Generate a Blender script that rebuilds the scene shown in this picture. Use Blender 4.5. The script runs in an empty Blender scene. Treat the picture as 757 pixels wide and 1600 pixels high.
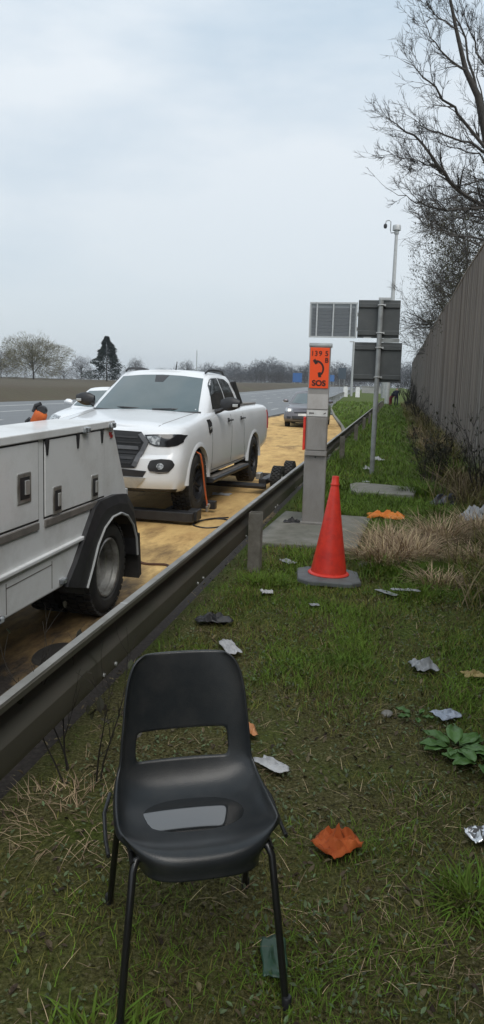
import bpy, bmesh, math, random
import numpy as np
from mathutils import Vector, Matrix, noise
from mathutils.bvhtree import BVHTree
PI = math.pi
R = math.radians
scn = bpy.context.scene
COL = scn.collection

# ------------------------------------------------------------------ camera
CAM_H = 1.62
cd = bpy.data.cameras.new('camera'); cam = bpy.data.objects.new('camera', cd); COL.objects.link(cam)
scn.camera = cam
FPX = 1136.0; W0, H0 = 757.0, 1600.0
cd.sensor_fit = 'VERTICAL'; cd.sensor_height = 36.0; cd.lens = 36.0*FPX/H0
cd.shift_y = -44.0/H0
cd.clip_start = 0.05; cd.clip_end = 9000
YAW, PITCH, ROLL = R(11.6657), R(7.795), R(1.8)
CM = Matrix.Rotation(YAW, 3, 'Z') @ Matrix.Rotation(PI/2-PITCH, 3, 'X') @ Matrix.Rotation(ROLL, 3, 'Z')
cam.matrix_world = Matrix.Translation((0, 0, CAM_H)) @ CM.to_4x4()

def at(px, py, Y):
    """world point seen at a photograph pixel, at the road distance Y"""
    d = CM @ Vector(((px-378.5)/FPX, -(py-756.0)/FPX, -1.0))
    return Vector((0, 0, CAM_H)) + d*(Y/d.y)

# ------------------------------------------------------------------ light
SUN_EL, SUN_AZ = R(50), R(147)      # azimuth from +Y towards +X
world = bpy.data.worlds.new('World'); scn.world = world; world.use_nodes = True
nt = world.node_tree; nt.nodes.clear()
def wn(t, **k):
    n = nt.nodes.new(t)
    for a, b in k.items(): setattr(n, a, b)
    return n
out = wn('ShaderNodeOutputWorld'); mix = wn('ShaderNodeMixShader')
skyt = wn('ShaderNodeTexSky', sky_type='NISHITA', sun_disc=False, sun_elevation=SUN_EL, sun_rotation=SUN_AZ)
skyt.air_density = 1.2; skyt.dust_density = 2.0
b1 = wn('ShaderNodeBackground'); b1.inputs[1].default_value = 0.09
nt.links.new(skyt.outputs[0], b1.inputs[0])
tc = wn('ShaderNodeTexCoord'); mp = wn('ShaderNodeMapping'); mp.inputs['Scale'].default_value = (1, 1, 3.2)
nz = wn('ShaderNodeTexNoise'); nz.inputs['Scale'].default_value = 1.7; nz.inputs['Detail'].default_value = 6; nz.inputs['Roughness'].default_value = .55
cr = wn('ShaderNodeValToRGB')
cr.color_ramp.elements[0].position = .38; cr.color_ramp.elements[0].color = (.49, .59, .68, 1)
cr.color_ramp.elements[1].position = .62; cr.color_ramp.elements[1].color = (.74, .785, .82, 1)
sx = wn('ShaderNodeSeparateXYZ'); mr = wn('ShaderNodeMapRange')
mr.inputs[1].default_value = 0.0; mr.inputs[2].default_value = .42; mr.inputs[3].default_value = 0; mr.inputs[4].default_value = 1
hz = wn('ShaderNodeMix', data_type='RGBA'); hz.inputs[6].default_value = (.54, .595, .64, 1)
b2 = wn('ShaderNodeBackground'); b2.inputs[1].default_value = 1.0
L = nt.links.new
L(tc.outputs['Generated'], mp.inputs[0]); L(mp.outputs[0], nz.inputs[0]); L(nz.outputs[0], cr.inputs[0])
L(tc.outputs['Generated'], sx.inputs[0]); L(sx.outputs[2], mr.inputs[0]); L(mr.outputs[0], hz.inputs[0])
L(cr.outputs[0], hz.inputs[7]); L(hz.outputs[2], b2.inputs[0])
mix.inputs[0].default_value = .88
L(b1.outputs[0], mix.inputs[1]); L(b2.outputs[0], mix.inputs[2]); L(mix.outputs[0], out.inputs[0])
sd = bpy.data.lights.new('sun', 'SUN'); sd.energy = 1.5; sd.angle = R(42); sd.color = (1, .96, .9)
sun = bpy.data.objects.new('sun', sd); COL.objects.link(sun)
sdir = Vector((math.sin(SUN_AZ)*math.cos(SUN_EL), math.cos(SUN_AZ)*math.cos(SUN_EL), math.sin(SUN_EL)))
sun.rotation_euler = sdir.to_track_quat('Z', 'Y').to_euler()
vs = scn.view_settings
vs.view_transform = 'Standard'; vs.look = 'None'; vs.exposure = 0.36; vs.gamma = 1.0; vs.use_curve_mapping = False

# ------------------------------------------------------------------ materials
MC = {}
def mat(name, col=(.5, .5, .5), rough=.6, metal=0.0, col2=None, scale=8.0, lo=.35, hi=.65, bump=0.0, bscale=None,
        coat=0.0, spec=.5, dirt=None, dirt_amt=0.0, dirt_scale=3.0, isl=0.0, stretch=None, rvar=0.0, emit=None):
    if name in MC: return MC[name]
    m = bpy.data.materials.new(name); m.use_nodes = True; MC[name] = m
    t = m.node_tree; bs = t.nodes['Principled BSDF']
    def N(ty, **k):
        n = t.nodes.new(ty)
        for a, b in k.items(): setattr(n, a, b)
        return n
    bs.inputs['Roughness'].default_value = rough; bs.inputs['Metallic'].default_value = metal
    bs.inputs['Specular IOR Level'].default_value = spec
    bs.inputs['Coat Weight'].default_value = coat; bs.inputs['Coat Roughness'].default_value = .06
    g = N('ShaderNodeTexCoord'); mpn = N('ShaderNodeMapping')
    if stretch: mpn.inputs['Scale'].default_value = stretch
    t.links.new(g.outputs['Object'], mpn.inputs[0])
    n1 = N('ShaderNodeTexNoise'); n1.inputs['Scale'].default_value = scale; n1.inputs['Detail'].default_value = 6; n1.inputs['Roughness'].default_value = .6
    t.links.new(mpn.outputs[0], n1.inputs[0])
    c2 = col2 or tuple(c*.78 for c in col)
    mr_ = N('ShaderNodeMapRange'); mr_.inputs[1].default_value = lo; mr_.inputs[2].default_value = hi
    t.links.new(n1.outputs[0], mr_.inputs[0])
    mx = N('ShaderNodeMix', data_type='RGBA'); mx.inputs[6].default_value = (*c2, 1); mx.inputs[7].default_value = (*col, 1)
    t.links.new(mr_.outputs[0], mx.inputs[0]); cur = mx.outputs[2]
    if dirt:
        n2 = N('ShaderNodeTexNoise'); n2.inputs['Scale'].default_value = dirt_scale; n2.inputs['Detail'].default_value = 8; n2.inputs['Roughness'].default_value = .7
        t.links.new(mpn.outputs[0], n2.inputs[0])
        m3 = N('ShaderNodeMapRange'); m3.inputs[1].default_value = .45; m3.inputs[2].default_value = .75; m3.inputs[4].default_value = dirt_amt
        t.links.new(n2.outputs[0], m3.inputs[0])
        mx2 = N('ShaderNodeMix', data_type='RGBA'); mx2.inputs[7].default_value = (*dirt, 1)
        t.links.new(m3.outputs[0], mx2.inputs[0]); t.links.new(cur, mx2.inputs[6]); cur = mx2.outputs[2]
    if isl:
        ge = N('ShaderNodeNewGeometry'); hs = N('ShaderNodeHueSaturation')
        m4 = N('ShaderNodeMapRange'); m4.inputs[3].default_value = 1-isl; m4.inputs[4].default_value = 1+isl
        t.links.new(ge.outputs['Random Per Island'], m4.inputs[0]); t.links.new(m4.outputs[0], hs.inputs['Value'])
        m5 = N('ShaderNodeMapRange'); m5.inputs[3].default_value = .5-.05*isl; m5.inputs[4].default_value = .5+.03*isl
        t.links.new(ge.outputs['Random Per Island'], m5.inputs[0]); t.links.new(m5.outputs[0], hs.inputs['Hue'])
        t.links.new(cur, hs.inputs['Color']); cur = hs.outputs[0]
    t.links.new(cur, bs.inputs['Base Color'])
    if rvar:
        m6 = N('ShaderNodeMapRange'); m6.inputs[3].default_value = max(0, rough-rvar); m6.inputs[4].default_value = min(1, rough+rvar)
        t.links.new(n1.outputs[0], m6.inputs[0]); t.links.new(m6.outputs[0], bs.inputs['Roughness'])
    if bump:
        n3 = N('ShaderNodeTexNoise'); n3.inputs['Scale'].default_value = bscale or scale*4; n3.inputs['Detail'].default_value = 5
        t.links.new(mpn.outputs[0], n3.inputs[0])
        bp = N('ShaderNodeBump'); bp.inputs['Strength'].default_value = 1; bp.inputs['Distance'].default_value = bump
        t.links.new(n3.outputs[0], bp.inputs['Height']); t.links.new(bp.outputs[0], bs.inputs['Normal'])
    if emit:
        bs.inputs['Emission Color'].default_value = (*emit[0], 1); bs.inputs['Emission Strength'].default_value = emit[1]
    return m

white_paint = mat('white_paint', (.82, .84, .86), .28, coat=.6, col2=(.72, .74, .76), scale=2, dirt=(.35, .31, .25), dirt_amt=.10, dirt_scale=4)
truck_white = mat('truck_white', (.78, .79, .79), .38, coat=.2, col2=(.70, .71, .71), scale=1.5, dirt=(.22, .20, .16), dirt_amt=.38, dirt_scale=3)
grey_paint = mat('grey_paint', (.15, .145, .16), .35, coat=.5, metal=.3, scale=3)
black_plastic = mat('black_plastic', (.018, .018, .02), .45, col2=(.03, .03, .032), scale=10, bump=.0006, bscale=200)
black_gloss = mat('black_gloss', (.012, .012, .014), .15, coat=.3)
rubber = mat('rubber', (.016, .016, .016), .75, col2=(.035, .032, .028), scale=8, bump=.002, bscale=60)
glass_dark = mat('glass_dark', (.012, .015, .016), .04, spec=.6, coat=.2)
glass_front = mat('glass_front', (.10, .13, .135), .06, spec=.8, coat=.5, col2=(.07, .10, .105), scale=1.2)  # pale blue-grey base colour stands in for reflected sky
steel_rim = mat('steel_rim', (.60, .60, .58), .38, metal=.7, col2=(.22, .21, .19), scale=6)
alloy_dark = mat('alloy_dark', (.05, .05, .055), .35, metal=.6)
silver = mat('silver', (.62, .62, .60), .35, metal=.6)
chrome = mat('chrome', (.75, .75, .75), .12, metal=1)
lamp_glass = mat('lamp_glass', (.45, .48, .5), .1, coat=.8, col2=(.12, .13, .14), scale=22, lo=.45, hi=.55)
lamp_on = mat('lamp_on', (.95, .93, .85), .2, emit=((1, .95, .82), 1.1))
red_lens = mat('red_lens', (.45, .02, .02), .15, coat=.6)
trim_grey = mat('trim_grey', (.20, .18, .16), .5, col2=(.13, .12, .11), scale=9)
orange_web = mat('orange_web', (.62, .13, .02), .7, col2=(.45, .09, .02), scale=20, bump=.001, bscale=200)
galv = mat('galv', (.36, .38, .38), .5, metal=.25, col2=(.24, .25, .25), scale=6, dirt=(.13, .12, .09), dirt_amt=.5, dirt_scale=5)
galv_rail = mat('galv_rail', (.11, .10, .08), .6, metal=.1, col2=(.085, .08, .062), scale=3, dirt=(.05, .055, .03), dirt_amt=.75, dirt_scale=4, stretch=(1, .35, 1), bump=.001)
galv_clean = mat('galv_clean', (.52, .54, .54), .45, metal=.2, col2=(.42, .43, .43), scale=7, dirt=(.25, .22, .17), dirt_amt=.4, dirt_scale=5)
sign_grey = mat('sign_grey', (.085, .09, .09), .6, metal=.1, col2=(.065, .07, .07), scale=4)
concrete = mat('concrete', (.26, .25, .22), .9, col2=(.17, .17, .14), scale=5, dirt=(.10, .10, .06), dirt_amt=.6, dirt_scale=4, bump=.004, bscale=40)
bark = mat('bark', (.060, .052, .045), .9, col2=(.035, .032, .028), scale=8)
bark_far = mat('bark_far', (.085, .078, .070), .95, col2=(.06, .056, .05), scale=2, isl=.25)
wood_fence = mat('wood_fence', (.185, .158, .135), .85, col2=(.115, .098, .084), scale=5, stretch=(1, 1, .12), dirt=(.065, .062, .05), dirt_amt=.55, dirt_scale=2.5, isl=.22, bump=.003, bscale=25)
cone_red = mat('cone_red', (.88, .060, .030), .42, col2=(.72, .042, .028), scale=6, dirt=(.25, .03, .03), dirt_amt=.45, dirt_scale=9)
orange_sign = mat('orange_sign', (.95, .10, .015), .45, col2=(.9, .085, .012), scale=5)
post_metal = mat('post_metal', (.36, .345, .33), .5, metal=.15, col2=(.29, .275, .26), scale=5, dirt=(.16, .14, .11), dirt_amt=.45, dirt_scale=7, stretch=(1, 1, .4))
black_ink = mat('black_ink', (.03, .015, .012), .6)
chair_black = mat('chair_black', (.013, .016, .018), .29, col2=(.022, .024, .025), scale=7, dirt=(.06, .055, .05), dirt_amt=.4, dirt_scale=9, bump=.0005, bscale=300, rvar=.06)
tube_black = mat('tube_black', (.012, .012, .012), .35, coat=.3)

# ------------------------------------------------------------------ mesh builder
class MB:
    def __init__(s): s.v = []; s.f = []; s.mi = []; s.cur = 0
    def add(s, vs_, fs_):
        b = len(s.v); s.v += [tuple(v) for v in vs_]; s.f += [tuple(i+b for i in f) for f in fs_]; s.mi += [s.cur]*len(fs_); return s
    def box(s, c, d, rot=None, taper=None):
        x, y, z = d[0]/2, d[1]/2, d[2]/2; vs_ = []
        for k in (-1, 1):
            q = taper if (taper and k > 0) else 1
            for a, b in ((-1, -1), (1, -1), (1, 1), (-1, 1)):
                p = Vector((a*x*q, b*y*q, k*z))
                if rot: p = rot @ p
                vs_.append(p+Vector(c))
        return s.add(vs_, [(3, 2, 1, 0), (4, 5, 6, 7), (0, 1, 5, 4), (1, 2, 6, 5), (2, 3, 7, 6), (3, 0, 4, 7)])
    def tube(s, pts, rad, n=8, caps=True, flat=None):
        pts = [Vector(p) for p in pts]
        if not hasattr(rad, '__len__'): rad = [rad]*len(pts)
        vs_ = []; up = None
        for i, p in enumerate(pts):
            t = (pts[min(i+1, len(pts)-1)]-pts[max(i-1, 0)])
            if t.length < 1e-9: t = Vector((0, 0, 1))
            t.normalize()
            if up is None: up = t.orthogonal().normalized()
            up = (up - t*up.dot(t))
            if up.length < 1e-6: up = t.orthogonal()
            up.normalize(); w = t.cross(up)
            for k in range(n):
                a = 2*PI*k/n
                q = up*math.cos(a)*rad[i] + w*math.sin(a)*rad[i]
                vs_.append(p+q)
        fs_ = []
        for i in range(len(pts)-1):
            for k in range(n):
                a = i*n+k; b = i*n+(k+1) % n; fs_.append((a, b, b+n, a+n))
        if caps: fs_ += [tuple(range(n-1, -1, -1)), tuple(range((len(pts)-1)*n, len(pts)*n))]
        return s.add(vs_, fs_)
    def lathe(s, prof, n=24, M=None, close=False, caps=True):
        """prof: (r, h) about local z; M maps to place"""
        vs_ = []; M = M or Matrix.Identity(4)
        for r, h in prof:
            for k in range(n):
                a = 2*PI*k/n; vs_.append(M @ Vector((r*math.cos(a), r*math.sin(a), h)))
        fs_ = []; m = len(prof)
        for i in range(m-1 if not close else m):
            j = (i+1) % m
            for k in range(n):
                fs_.append((i*n+k, i*n+(k+1) % n, j*n+(k+1) % n, j*n+k))
        if not close and caps:
            if prof[0][0] > 1e-4: fs_.append(tuple(range(n-1, -1, -1)))
            if prof[-1][0] > 1e-4: fs_.append(tuple(range((m-1)*n, m*n)))
        return s.add(vs_, fs_)
    def prism(s, poly, a0, a1, axis='x'):
        """poly in the plane across axis, extruded from a0 to a1"""
        def P(u, v, a): return {'x': (a, u, v), 'y': (u, a, v), 'z': (u, v, a)}[axis]
        n = len(poly)
        vs_ = [P(u, v, a0) for u, v in poly]+[P(u, v, a1) for u, v in poly]
        fs_ = [tuple(range(n)), tuple(range(2*n-1, n-1, -1))]+[(i, i+n, (i+1) % n+n, (i+1) % n) for i in range(n)]
        return s.add(vs_, fs_)
    def grid(s, P, wrap=False):
        m = len(P); n = len(P[0]); vs_ = [p for r in P for p in r]; fs_ = []
        for i in range(m-1):
            for j in range(n-1 if not wrap else n):
                k = (j+1) % n; fs_.append((i*n+j, i*n+k, (i+1)*n+k, (i+1)*n+j))
        return s.add(vs_, fs_)
    def build(s, name, m, parent=None, smooth=False, origin=None, normals=True, bevel=0, subsurf=0, solid=0, ang=40):
        me = bpy.data.meshes.new(name)
        o_ = Vector(origin) if origin is not None else Vector((0, 0, 0))
        vv = s.v if origin is None else [(v[0]-o_.x, v[1]-o_.y, v[2]-o_.z) for v in s.v]
        me.from_pydata(vv, [], s.f)
        ms = m if isinstance(m, (list, tuple)) else [m]
        for q in ms: me.materials.append(q)
        if len(ms) > 1: me.polygons.foreach_set('material_index', s.mi)
        if normals:
            bm = bmesh.new(); bm.from_mesh(me); bmesh.ops.recalc_face_normals(bm, faces=bm.faces); bm.to_mesh(me); bm.free()
        if smooth:
            me.polygons.foreach_set('use_smooth', [True]*len(me.polygons))
            if ang < 180: me.set_sharp_from_angle(angle=R(ang))
        me.update()
        o = bpy.data.objects.new(name, me); COL.objects.link(o); o.location = o_
        if parent: o.parent = parent
        if solid:
            q = o.modifiers.new('solid', 'SOLIDIFY'); q.thickness = solid; q.offset = 0
        if subsurf:
            q = o.modifiers.new('sub', 'SUBSURF'); q.levels = subsurf; q.render_levels = subsurf
        if bevel:
            q = o.modifiers.new('bev', 'BEVEL'); q.width = bevel; q.segments = 2; q.limit_method = 'ANGLE'; q.angle_limit = R(35)
        return o

def tag(o, label=None, cat=None, group=None, kind=None):
    if label: o['label'] = label
    if cat: o['category'] = cat
    if group: o['group'] = group
    if kind: o['kind'] = kind
    return o
def thing(name, label, cat, loc=(0, 0, 0), rz=0.0, group=None):
    o = bpy.data.objects.new(name, None); COL.objects.link(o); o.location = loc; o.rotation_euler = (0, 0, rz)
    o.empty_display_size = .2
    return tag(o, label, cat, group)
def dup(root, loc, rz, label, group=None):
    r = root.copy(); COL.objects.link(r); r.location = loc; r.rotation_euler = (0, 0, rz); r['label'] = label
    if group: r['group'] = group
    for ch in list(root.children):
        c = ch.copy(); COL.objects.link(c); c.parent = r
        for g in list(ch.children):
            d = g.copy(); COL.objects.link(d); d.parent = c
    return r
def lerp(a, b, t): return a+(b-a)*t
def interp(x, pts):
    if x <= pts[0][0]: return pts[0][1]
    for (a, b), (c, d) in zip(pts, pts[1:]):
        if x <= c: return b+(d-b)*(x-a)/(c-a)
    return pts[-1][1]
def bake(o):
    """apply modifiers to the mesh"""
    dg = bpy.context.evaluated_depsgraph_get(); dg.update()
    me = bpy.data.meshes.new_from_object(o.evaluated_get(dg)); o.modifiers.clear(); o.data = me; return o
RX = lambda a: Matrix.Rotation(a, 3, 'X')
RY = lambda a: Matrix.Rotation(a, 3, 'Y')
RZ = lambda a: Matrix.Rotation(a, 3, 'Z')

# ------------------------------------------------------------------ terrain
ROAD = -.08
def rise(y): return 0 if y < 60 else (.00008*(y-60)**2 if y < 135 else .45+.012*(min(y, 230)-135)+.003*max(0, min(y, 420)-230))
VE = [(-12, -1.42), (21, -1.42), (25, -1.55), (31, -2.1), (43, -3.45), (58, -4.95), (70, -5.7), (120, -8.3), (400, -12)]
def ve(y): return interp(y, VE)                    # where the verge meets the road
def vz(x, y):                                      # verge height
    n = noise.noise(Vector((x*1.3, y*1.3, 3)))*.022+noise.noise(Vector((x*4, y*4, 7)))*.010
    e = max(0, x-.85)
    return rise(y)+n*min(1, max(0, x-ve(y))*3)+min(e*.16, .2)

def seq(a, b, first, g=1.12):
    o = [a]; s_ = first
    while o[-1] < b: o.append(o[-1]+s_); s_ *= g
    o[-1] = b; return o
# far ground: fields, bank on the other side of the motorway
m = MB(); ys = [-30, -10]+seq(0, 3500, 6, 1.10); xs = [-3000, -1500, -700, -300, -120, -60, -40, -32, -29.5, -27.5, -26.2, -24, -10, 2, 20, 60, 200, 800, 3000]
def farz(x, y):
    b = interp(x, [(-32, 1.15), (-29.5, .95), (-27.5, .25), (-26.2, 0)])
    return rise(y)*interp(x, [(-90, .25), (-32, 1)])-.20+b
m.grid([[(x, y, farz(x, y)) for x in xs] for y in ys])
field = mat('field', (.075, .062, .034), .95, col2=(.060, .042, .026), scale=.08, dirt=(.055, .058, .025), dirt_amt=.6, dirt_scale=.3, bump=.05, bscale=2)
tag(m.build('fields', field, smooth=True), kind='structure')

asphalt = mat('asphalt', (.088, .092, .096), .42, col2=(.06, .063, .067), scale=.7, dirt=(.11, .11, .105), dirt_amt=.5, dirt_scale=6, bump=.002, bscale=120, stretch=(1, .3, 1), rvar=.1)
ys = [-12, 0, 10, 20, 30, 40, 60]+seq(65, 900, 8, 1.1)
m = MB(); m.grid([[(x, y, rise(y)+ROAD) for x in (-26.2, -20, -14, -8, -5.2)] for y in ys])
tag(m.build('motorway', asphalt), kind='structure')

# lay-by surface, brushed over with sand
def sand_material():
    m_ = bpy.data.materials.new('sanded_asphalt'); m_.use_nodes = True; t = m_.node_tree; bs = t.nodes['Principled BSDF']
    def N(ty, **k):
        n = t.nodes.new(ty)
        for a, b in k.items(): setattr(n, a, b)
        return n
    K = t.links.new
    co = N('ShaderNodeTexCoord'); sp = N('ShaderNodeSeparateXYZ'); K(co.outputs['Object'], sp.inputs[0])
    def rng(src, a, b, c, d):
        q = N('ShaderNodeMapRange'); K(src, q.inputs[0]); q.inputs[1].default_value = a; q.inputs[2].default_value = b; q.inputs[3].default_value = c; q.inputs[4].default_value = d; return q.outputs[0]
    def mth(op, a, b):
        q = N('ShaderNodeMath', operation=op)
        for i, v in enumerate((a, b)):
            if isinstance(v, (int, float)): q.inputs[i].default_value = v
            else: K(v, q.inputs[i])
        return q.outputs[0]
    def nse(sc, det=6, st=None, rg=.6):
        mpn = N('ShaderNodeMapping'); mpn.inputs['Scale'].default_value = st or (1, 1, 1); K(co.outputs['Object'], mpn.inputs[0])
        q = N('ShaderNodeTexNoise'); q.inputs['Scale'].default_value = sc; q.inputs['Detail'].default_value = det; q.inputs['Roughness'].default_value = rg; K(mpn.outputs[0], q.inputs[0]); return q.outputs[0]
    big = nse(.9, 5, (1, .45, 1)); mid = nse(3.5, 6, (1, .35, 1), .7); fine = nse(40, 3)
    near = rng(sp.outputs[1], 3.0, 8.0, .46, 0)               # thin near the truck
    far = rng(sp.outputs[1], 44, 47, 0, .9)
    edgeR = rng(sp.outputs[0], -1.95, -1.50, 0, .55)          # sand thins to dark asphalt beside the barrier
    edgeL = rng(sp.outputs[0], -6.9, -6.2, .8, 0)
    base = mth('ADD', mth('MULTIPLY', big, .9), mth('MULTIPLY', mid, .7))
    base = mth('SUBTRACT', mth('SUBTRACT', mth('SUBTRACT', mth('SUBTRACT', base, near), far), edgeR), edgeL)
    amt = rng(base, .36, .74, 0, .97)
    sand = N('ShaderNodeMix', data_type='RGBA'); K(rng(mid, .35, .68, 0, 1), sand.inputs[0]); sand.inputs[6].default_value = (.46, .28, .11, 1); sand.inputs[7].default_value = (.72, .49, .20, 1)
    asp = N('ShaderNodeMix', data_type='RGBA'); K(rng(fine, .3, .7, 0, 1), asp.inputs[0]); asp.inputs[6].default_value = (.018, .015, .013, 1); asp.inputs[7].default_value = (.050, .042, .036, 1)
    fin = N('ShaderNodeMix', data_type='RGBA'); K(amt, fin.inputs[0]); K(asp.outputs[2], fin.inputs[6]); K(sand.outputs[2], fin.inputs[7])
    K(fin.outputs[2], bs.inputs['Base Color']); K(rng(amt, 0, 1, .75, .95), bs.inputs['Roughness']); bs.inputs['Specular IOR Level'].default_value = .25
    bp = N('ShaderNodeBump'); bp.inputs['Distance'].default_value = .004; K(mth('ADD', mth('MULTIPLY', fine, .5), mid), bp.inputs['Height']); K(bp.outputs[0], bs.inputs['Normal'])
    return m_
m = MB(); ysl = [-12, 0, 5, 10, 20, 30, 40, 50, 58]+seq(65, 300, 8, 1.15)
m.grid([[(lerp(-5.2, ve(y)+.06, k/4), y, rise(y)+ROAD) for k in range(5)] for y in ysl])
tag(m.build('hard_shoulder', asphalt), kind='structure')
m = MB(); ysl = [-2, 2, 6, 10, 15, 20, 24, 28, 31, 35, 40, 43, 46.5]
m.grid([[(lerp(-6.8, ve(y)+.05, k/6), y, rise(y)+ROAD+.005) for k in range(7)] for y in ysl])
tag(m.build('sand', sand_material()), 'yellow sand spread over the lay-by surface', 'sand', kind='stuff')

line_white = mat('line_white', (.72, .72, .70), .6, col2=(.5, .5, .49), scale=4)
m = MB()
def strip(x, y0, y1, w):
    n = max(2, int((y1-y0)/12)+1)
    m.grid([[(x-w/2, lerp(y0, y1, i/(n-1)), rise(lerp(y0, y1, i/(n-1)))+ROAD+.004+.006*(y0 > 60)), (x+w/2, lerp(y0, y1, i/(n-1)), rise(lerp(y0, y1, i/(n-1)))+ROAD+.004+.006*(y0 > 60))] for i in range(n)])
strip(-22.7, 0, 300, .2); strip(-5.05, 50, 300, .2); 
for X in (-8.5, -11.9, -15.3, -18.9):
    y = 4
    while y < 260: strip(X, y+1.5, y+4.5, .15); y += 9
tag(m.build('road_markings', line_white), kind='structure')

# verge
def verge_material():
    m_ = bpy.data.materials.new('verge_soil'); m_.use_nodes = True; t = m_.node_tree; bs = t.nodes['Principled BSDF']; K = t.links.new
    bs.inputs['Roughness'].default_value = .95; bs.inputs['Specular IOR Level'].default_value = .2
    co = t.nodes.new('ShaderNodeTexCoord')
    def nse(sc, det, rg=.6):
        q = t.nodes.new('ShaderNodeTexNoise'); q.inputs['Scale'].default_value = sc; q.inputs['Detail'].default_value = det; q.inputs['Roughness'].default_value = rg; K(co.outputs['Object'], q.inputs[0]); return q.outputs[0]
    def ramp(src, els):
        q = t.nodes.new('ShaderNodeValToRGB'); K(src, q.inputs[0]); e = q.color_ramp.elements
        while len(e) < len(els): e.new(.5)
        for k, (p, c) in zip(e, els): k.position = p; k.color = (*c, 1)
        return q.outputs[0]
    a = ramp(nse(75, 6, .75), [(.34, (.010, .008, .005)), (.46, (.065, .060, .020)), (.57, (.12, .11, .045)), (.70, (.25, .22, .15))])  # soil tones, the darkest painted in as shadow between lighter bits
    b = ramp(nse(55, 6, .7), [(.36, (.022, .030, .006)), (.52, (.075, .105, .016)), (.70, (.13, .155, .035))])
    sp = t.nodes.new('ShaderNodeSeparateXYZ'); K(co.outputs['Object'], sp.inputs[0])
    y_ = t.nodes.new('ShaderNodeMapRange'); K(sp.outputs[1], y_.inputs[0]); y_.inputs[1].default_value = 2; y_.inputs[2].default_value = 12; y_.inputs[3].default_value = -.12; y_.inputs[4].default_value = .35
    ad = t.nodes.new('ShaderNodeMath'); ad.operation = 'ADD'; K(nse(1.6, 5), ad.inputs[0]); K(y_.outputs[0], ad.inputs[1])
    r = t.nodes.new('ShaderNodeMapRange'); K(ad.outputs[0], r.inputs[0]); r.inputs[1].default_value = .38; r.inputs[2].default_value = .62
    mx = t.nodes.new('ShaderNodeMix'); mx.data_type = 'RGBA'; K(r.outputs[0], mx.inputs[0]); K(a, mx.inputs[6]); K(b, mx.inputs[7]); K(mx.outputs[2], bs.inputs['Base Color'])
    bp = t.nodes.new('ShaderNodeBump'); bp.inputs['Distance'].default_value = .02; K(nse(45, 6), bp.inputs['Height']); K(bp.outputs[0], bs.inputs['Normal'])
    return m_
m = MB(); ys = []; y = -4.0
while y < 20: ys.append(y); y += .10
while y < 80: ys.append(y); y += .8
while y < 400: ys.append(y); y += 12
rows = []
for y in ys:
    e = ve(y); r = [(e, y, rise(y)+ROAD-.03), (e+.015, y, vz(e+.01, y))]
    for k in range(1, 31): x = lerp(e, 3.2, k/30); r.append((x, y, vz(x, y)))
    rows.append(r)
m.grid(rows); tag(m.build('verge', verge_material(), smooth=True), kind='structure')
# ground beyond the fence
m = MB(); m.grid([[(x, y, rise(y)-.02) for x in (3.1, 8, 20, 60)] for y in [-4, 10, 30, 60, 90, 135, 200, 400]])
tag(m.build('woodland_floor', mat('woodland', (.05, .045, .025), .95, col2=(.03, .035, .015), scale=1.5)), kind='structure')
# kerb along the widening
m = MB(); rows = []
for y in [21.5]+[22+i*1.2 for i in range(60)]:
    e = ve(y); z = rise(y)
    rows.append([(e-.115, y, z+ROAD-.02), (e-.11, y, z+.018), (e+.005, y, z+.026), (e+.012, y, z-.05)])
m.grid(rows); tag(m.build('kerb', concrete), kind='structure')
# ------------------------------------------------------------------ vehicle shells
def half_loop(hw, y0, y1, nose, tail, nf=10, nside=26, nr=7, pw=.55):
    pts = []
    for i in range(nf+1):
        a = i/nf*PI/2; pts.append((hw*math.sin(a)**pw, y0+nose*(1-math.cos(a)**pw)))
    for i in range(1, nside): pts.append((hw, lerp(y0+nose, y1-tail, i/nside)))
    for i in range(nr+1):
        a = i/nr*PI/2; pts.append((hw*math.cos(a)**pw, y1-tail*(1-math.sin(a)**pw)))
    return pts
def shell(levels, z0, z1, crown=.03, ncap=8, bottom=True):
    """levels: (s, hw, y0, y1, nose, tail); z from z0(y) to z1(y).  Closed body: mirrored loops plus a crowned cap"""
    v = []; f = []; loops = []
    for s, hw, y0, y1, nose, tail in levels:
        h = half_loop(hw, y0, y1, nose, tail); n = len(h)
        full = [(x, y) for x, y in h]+[(-x, y) for x, y in reversed(h[1:-1])]
        ids = []
        for x, y in full:
            ids.append(len(v)); v.append((x, y, lerp(z0(y), z1(y), s)))
        loops.append(ids)
    N_ = len(loops[0])
    for a, b in zip(loops, loops[1:]):
        for k in range(N_): f.append((a[k], a[(k+1) % N_], b[(k+1) % N_], b[k]))
    def cap(ids, cr, flip):
        hn = N_//2
        rows = []
        for k in range(1, hn):
            i, j = ids[k], ids[N_-k]; p, q = v[i], v[j]; row = [i]
            for c in range(1, ncap):
                t = c/ncap; x = lerp(p[0], q[0], t); w = 1-(2*t-1)**2
                row.append(len(v)); v.append((x, p[1], p[2]+cr*w*min(1, abs(p[0])/.3)))
            row.append(j); rows.append(row)
        for a, b in zip(rows, rows[1:]):
            for c in range(ncap): f.append((a[c], a[c+1], b[c+1], b[c]))
        a = rows[0]; f.append(tuple([ids[0]]+a)) ; a = rows[-1]; f.append(tuple([ids[hn]]+a))
    cap(loops[-1], crown, False)
    if bottom: cap(loops[0], 0, True)
    m = MB(); m.add(v, f); return m
def bvh_of(o, mod=True):
    dg = bpy.context.evaluated_depsgraph_get(); dg.update()
    me = o.evaluated_get(dg).to_mesh(); me.calc_loop_triangles()
    b = BVHTree.FromPolygons([v.co.copy() for v in me.vertices], [tuple(p.vertices) for p in me.polygons]); o.evaluated_get(dg).to_mesh_clear(); return b
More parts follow.
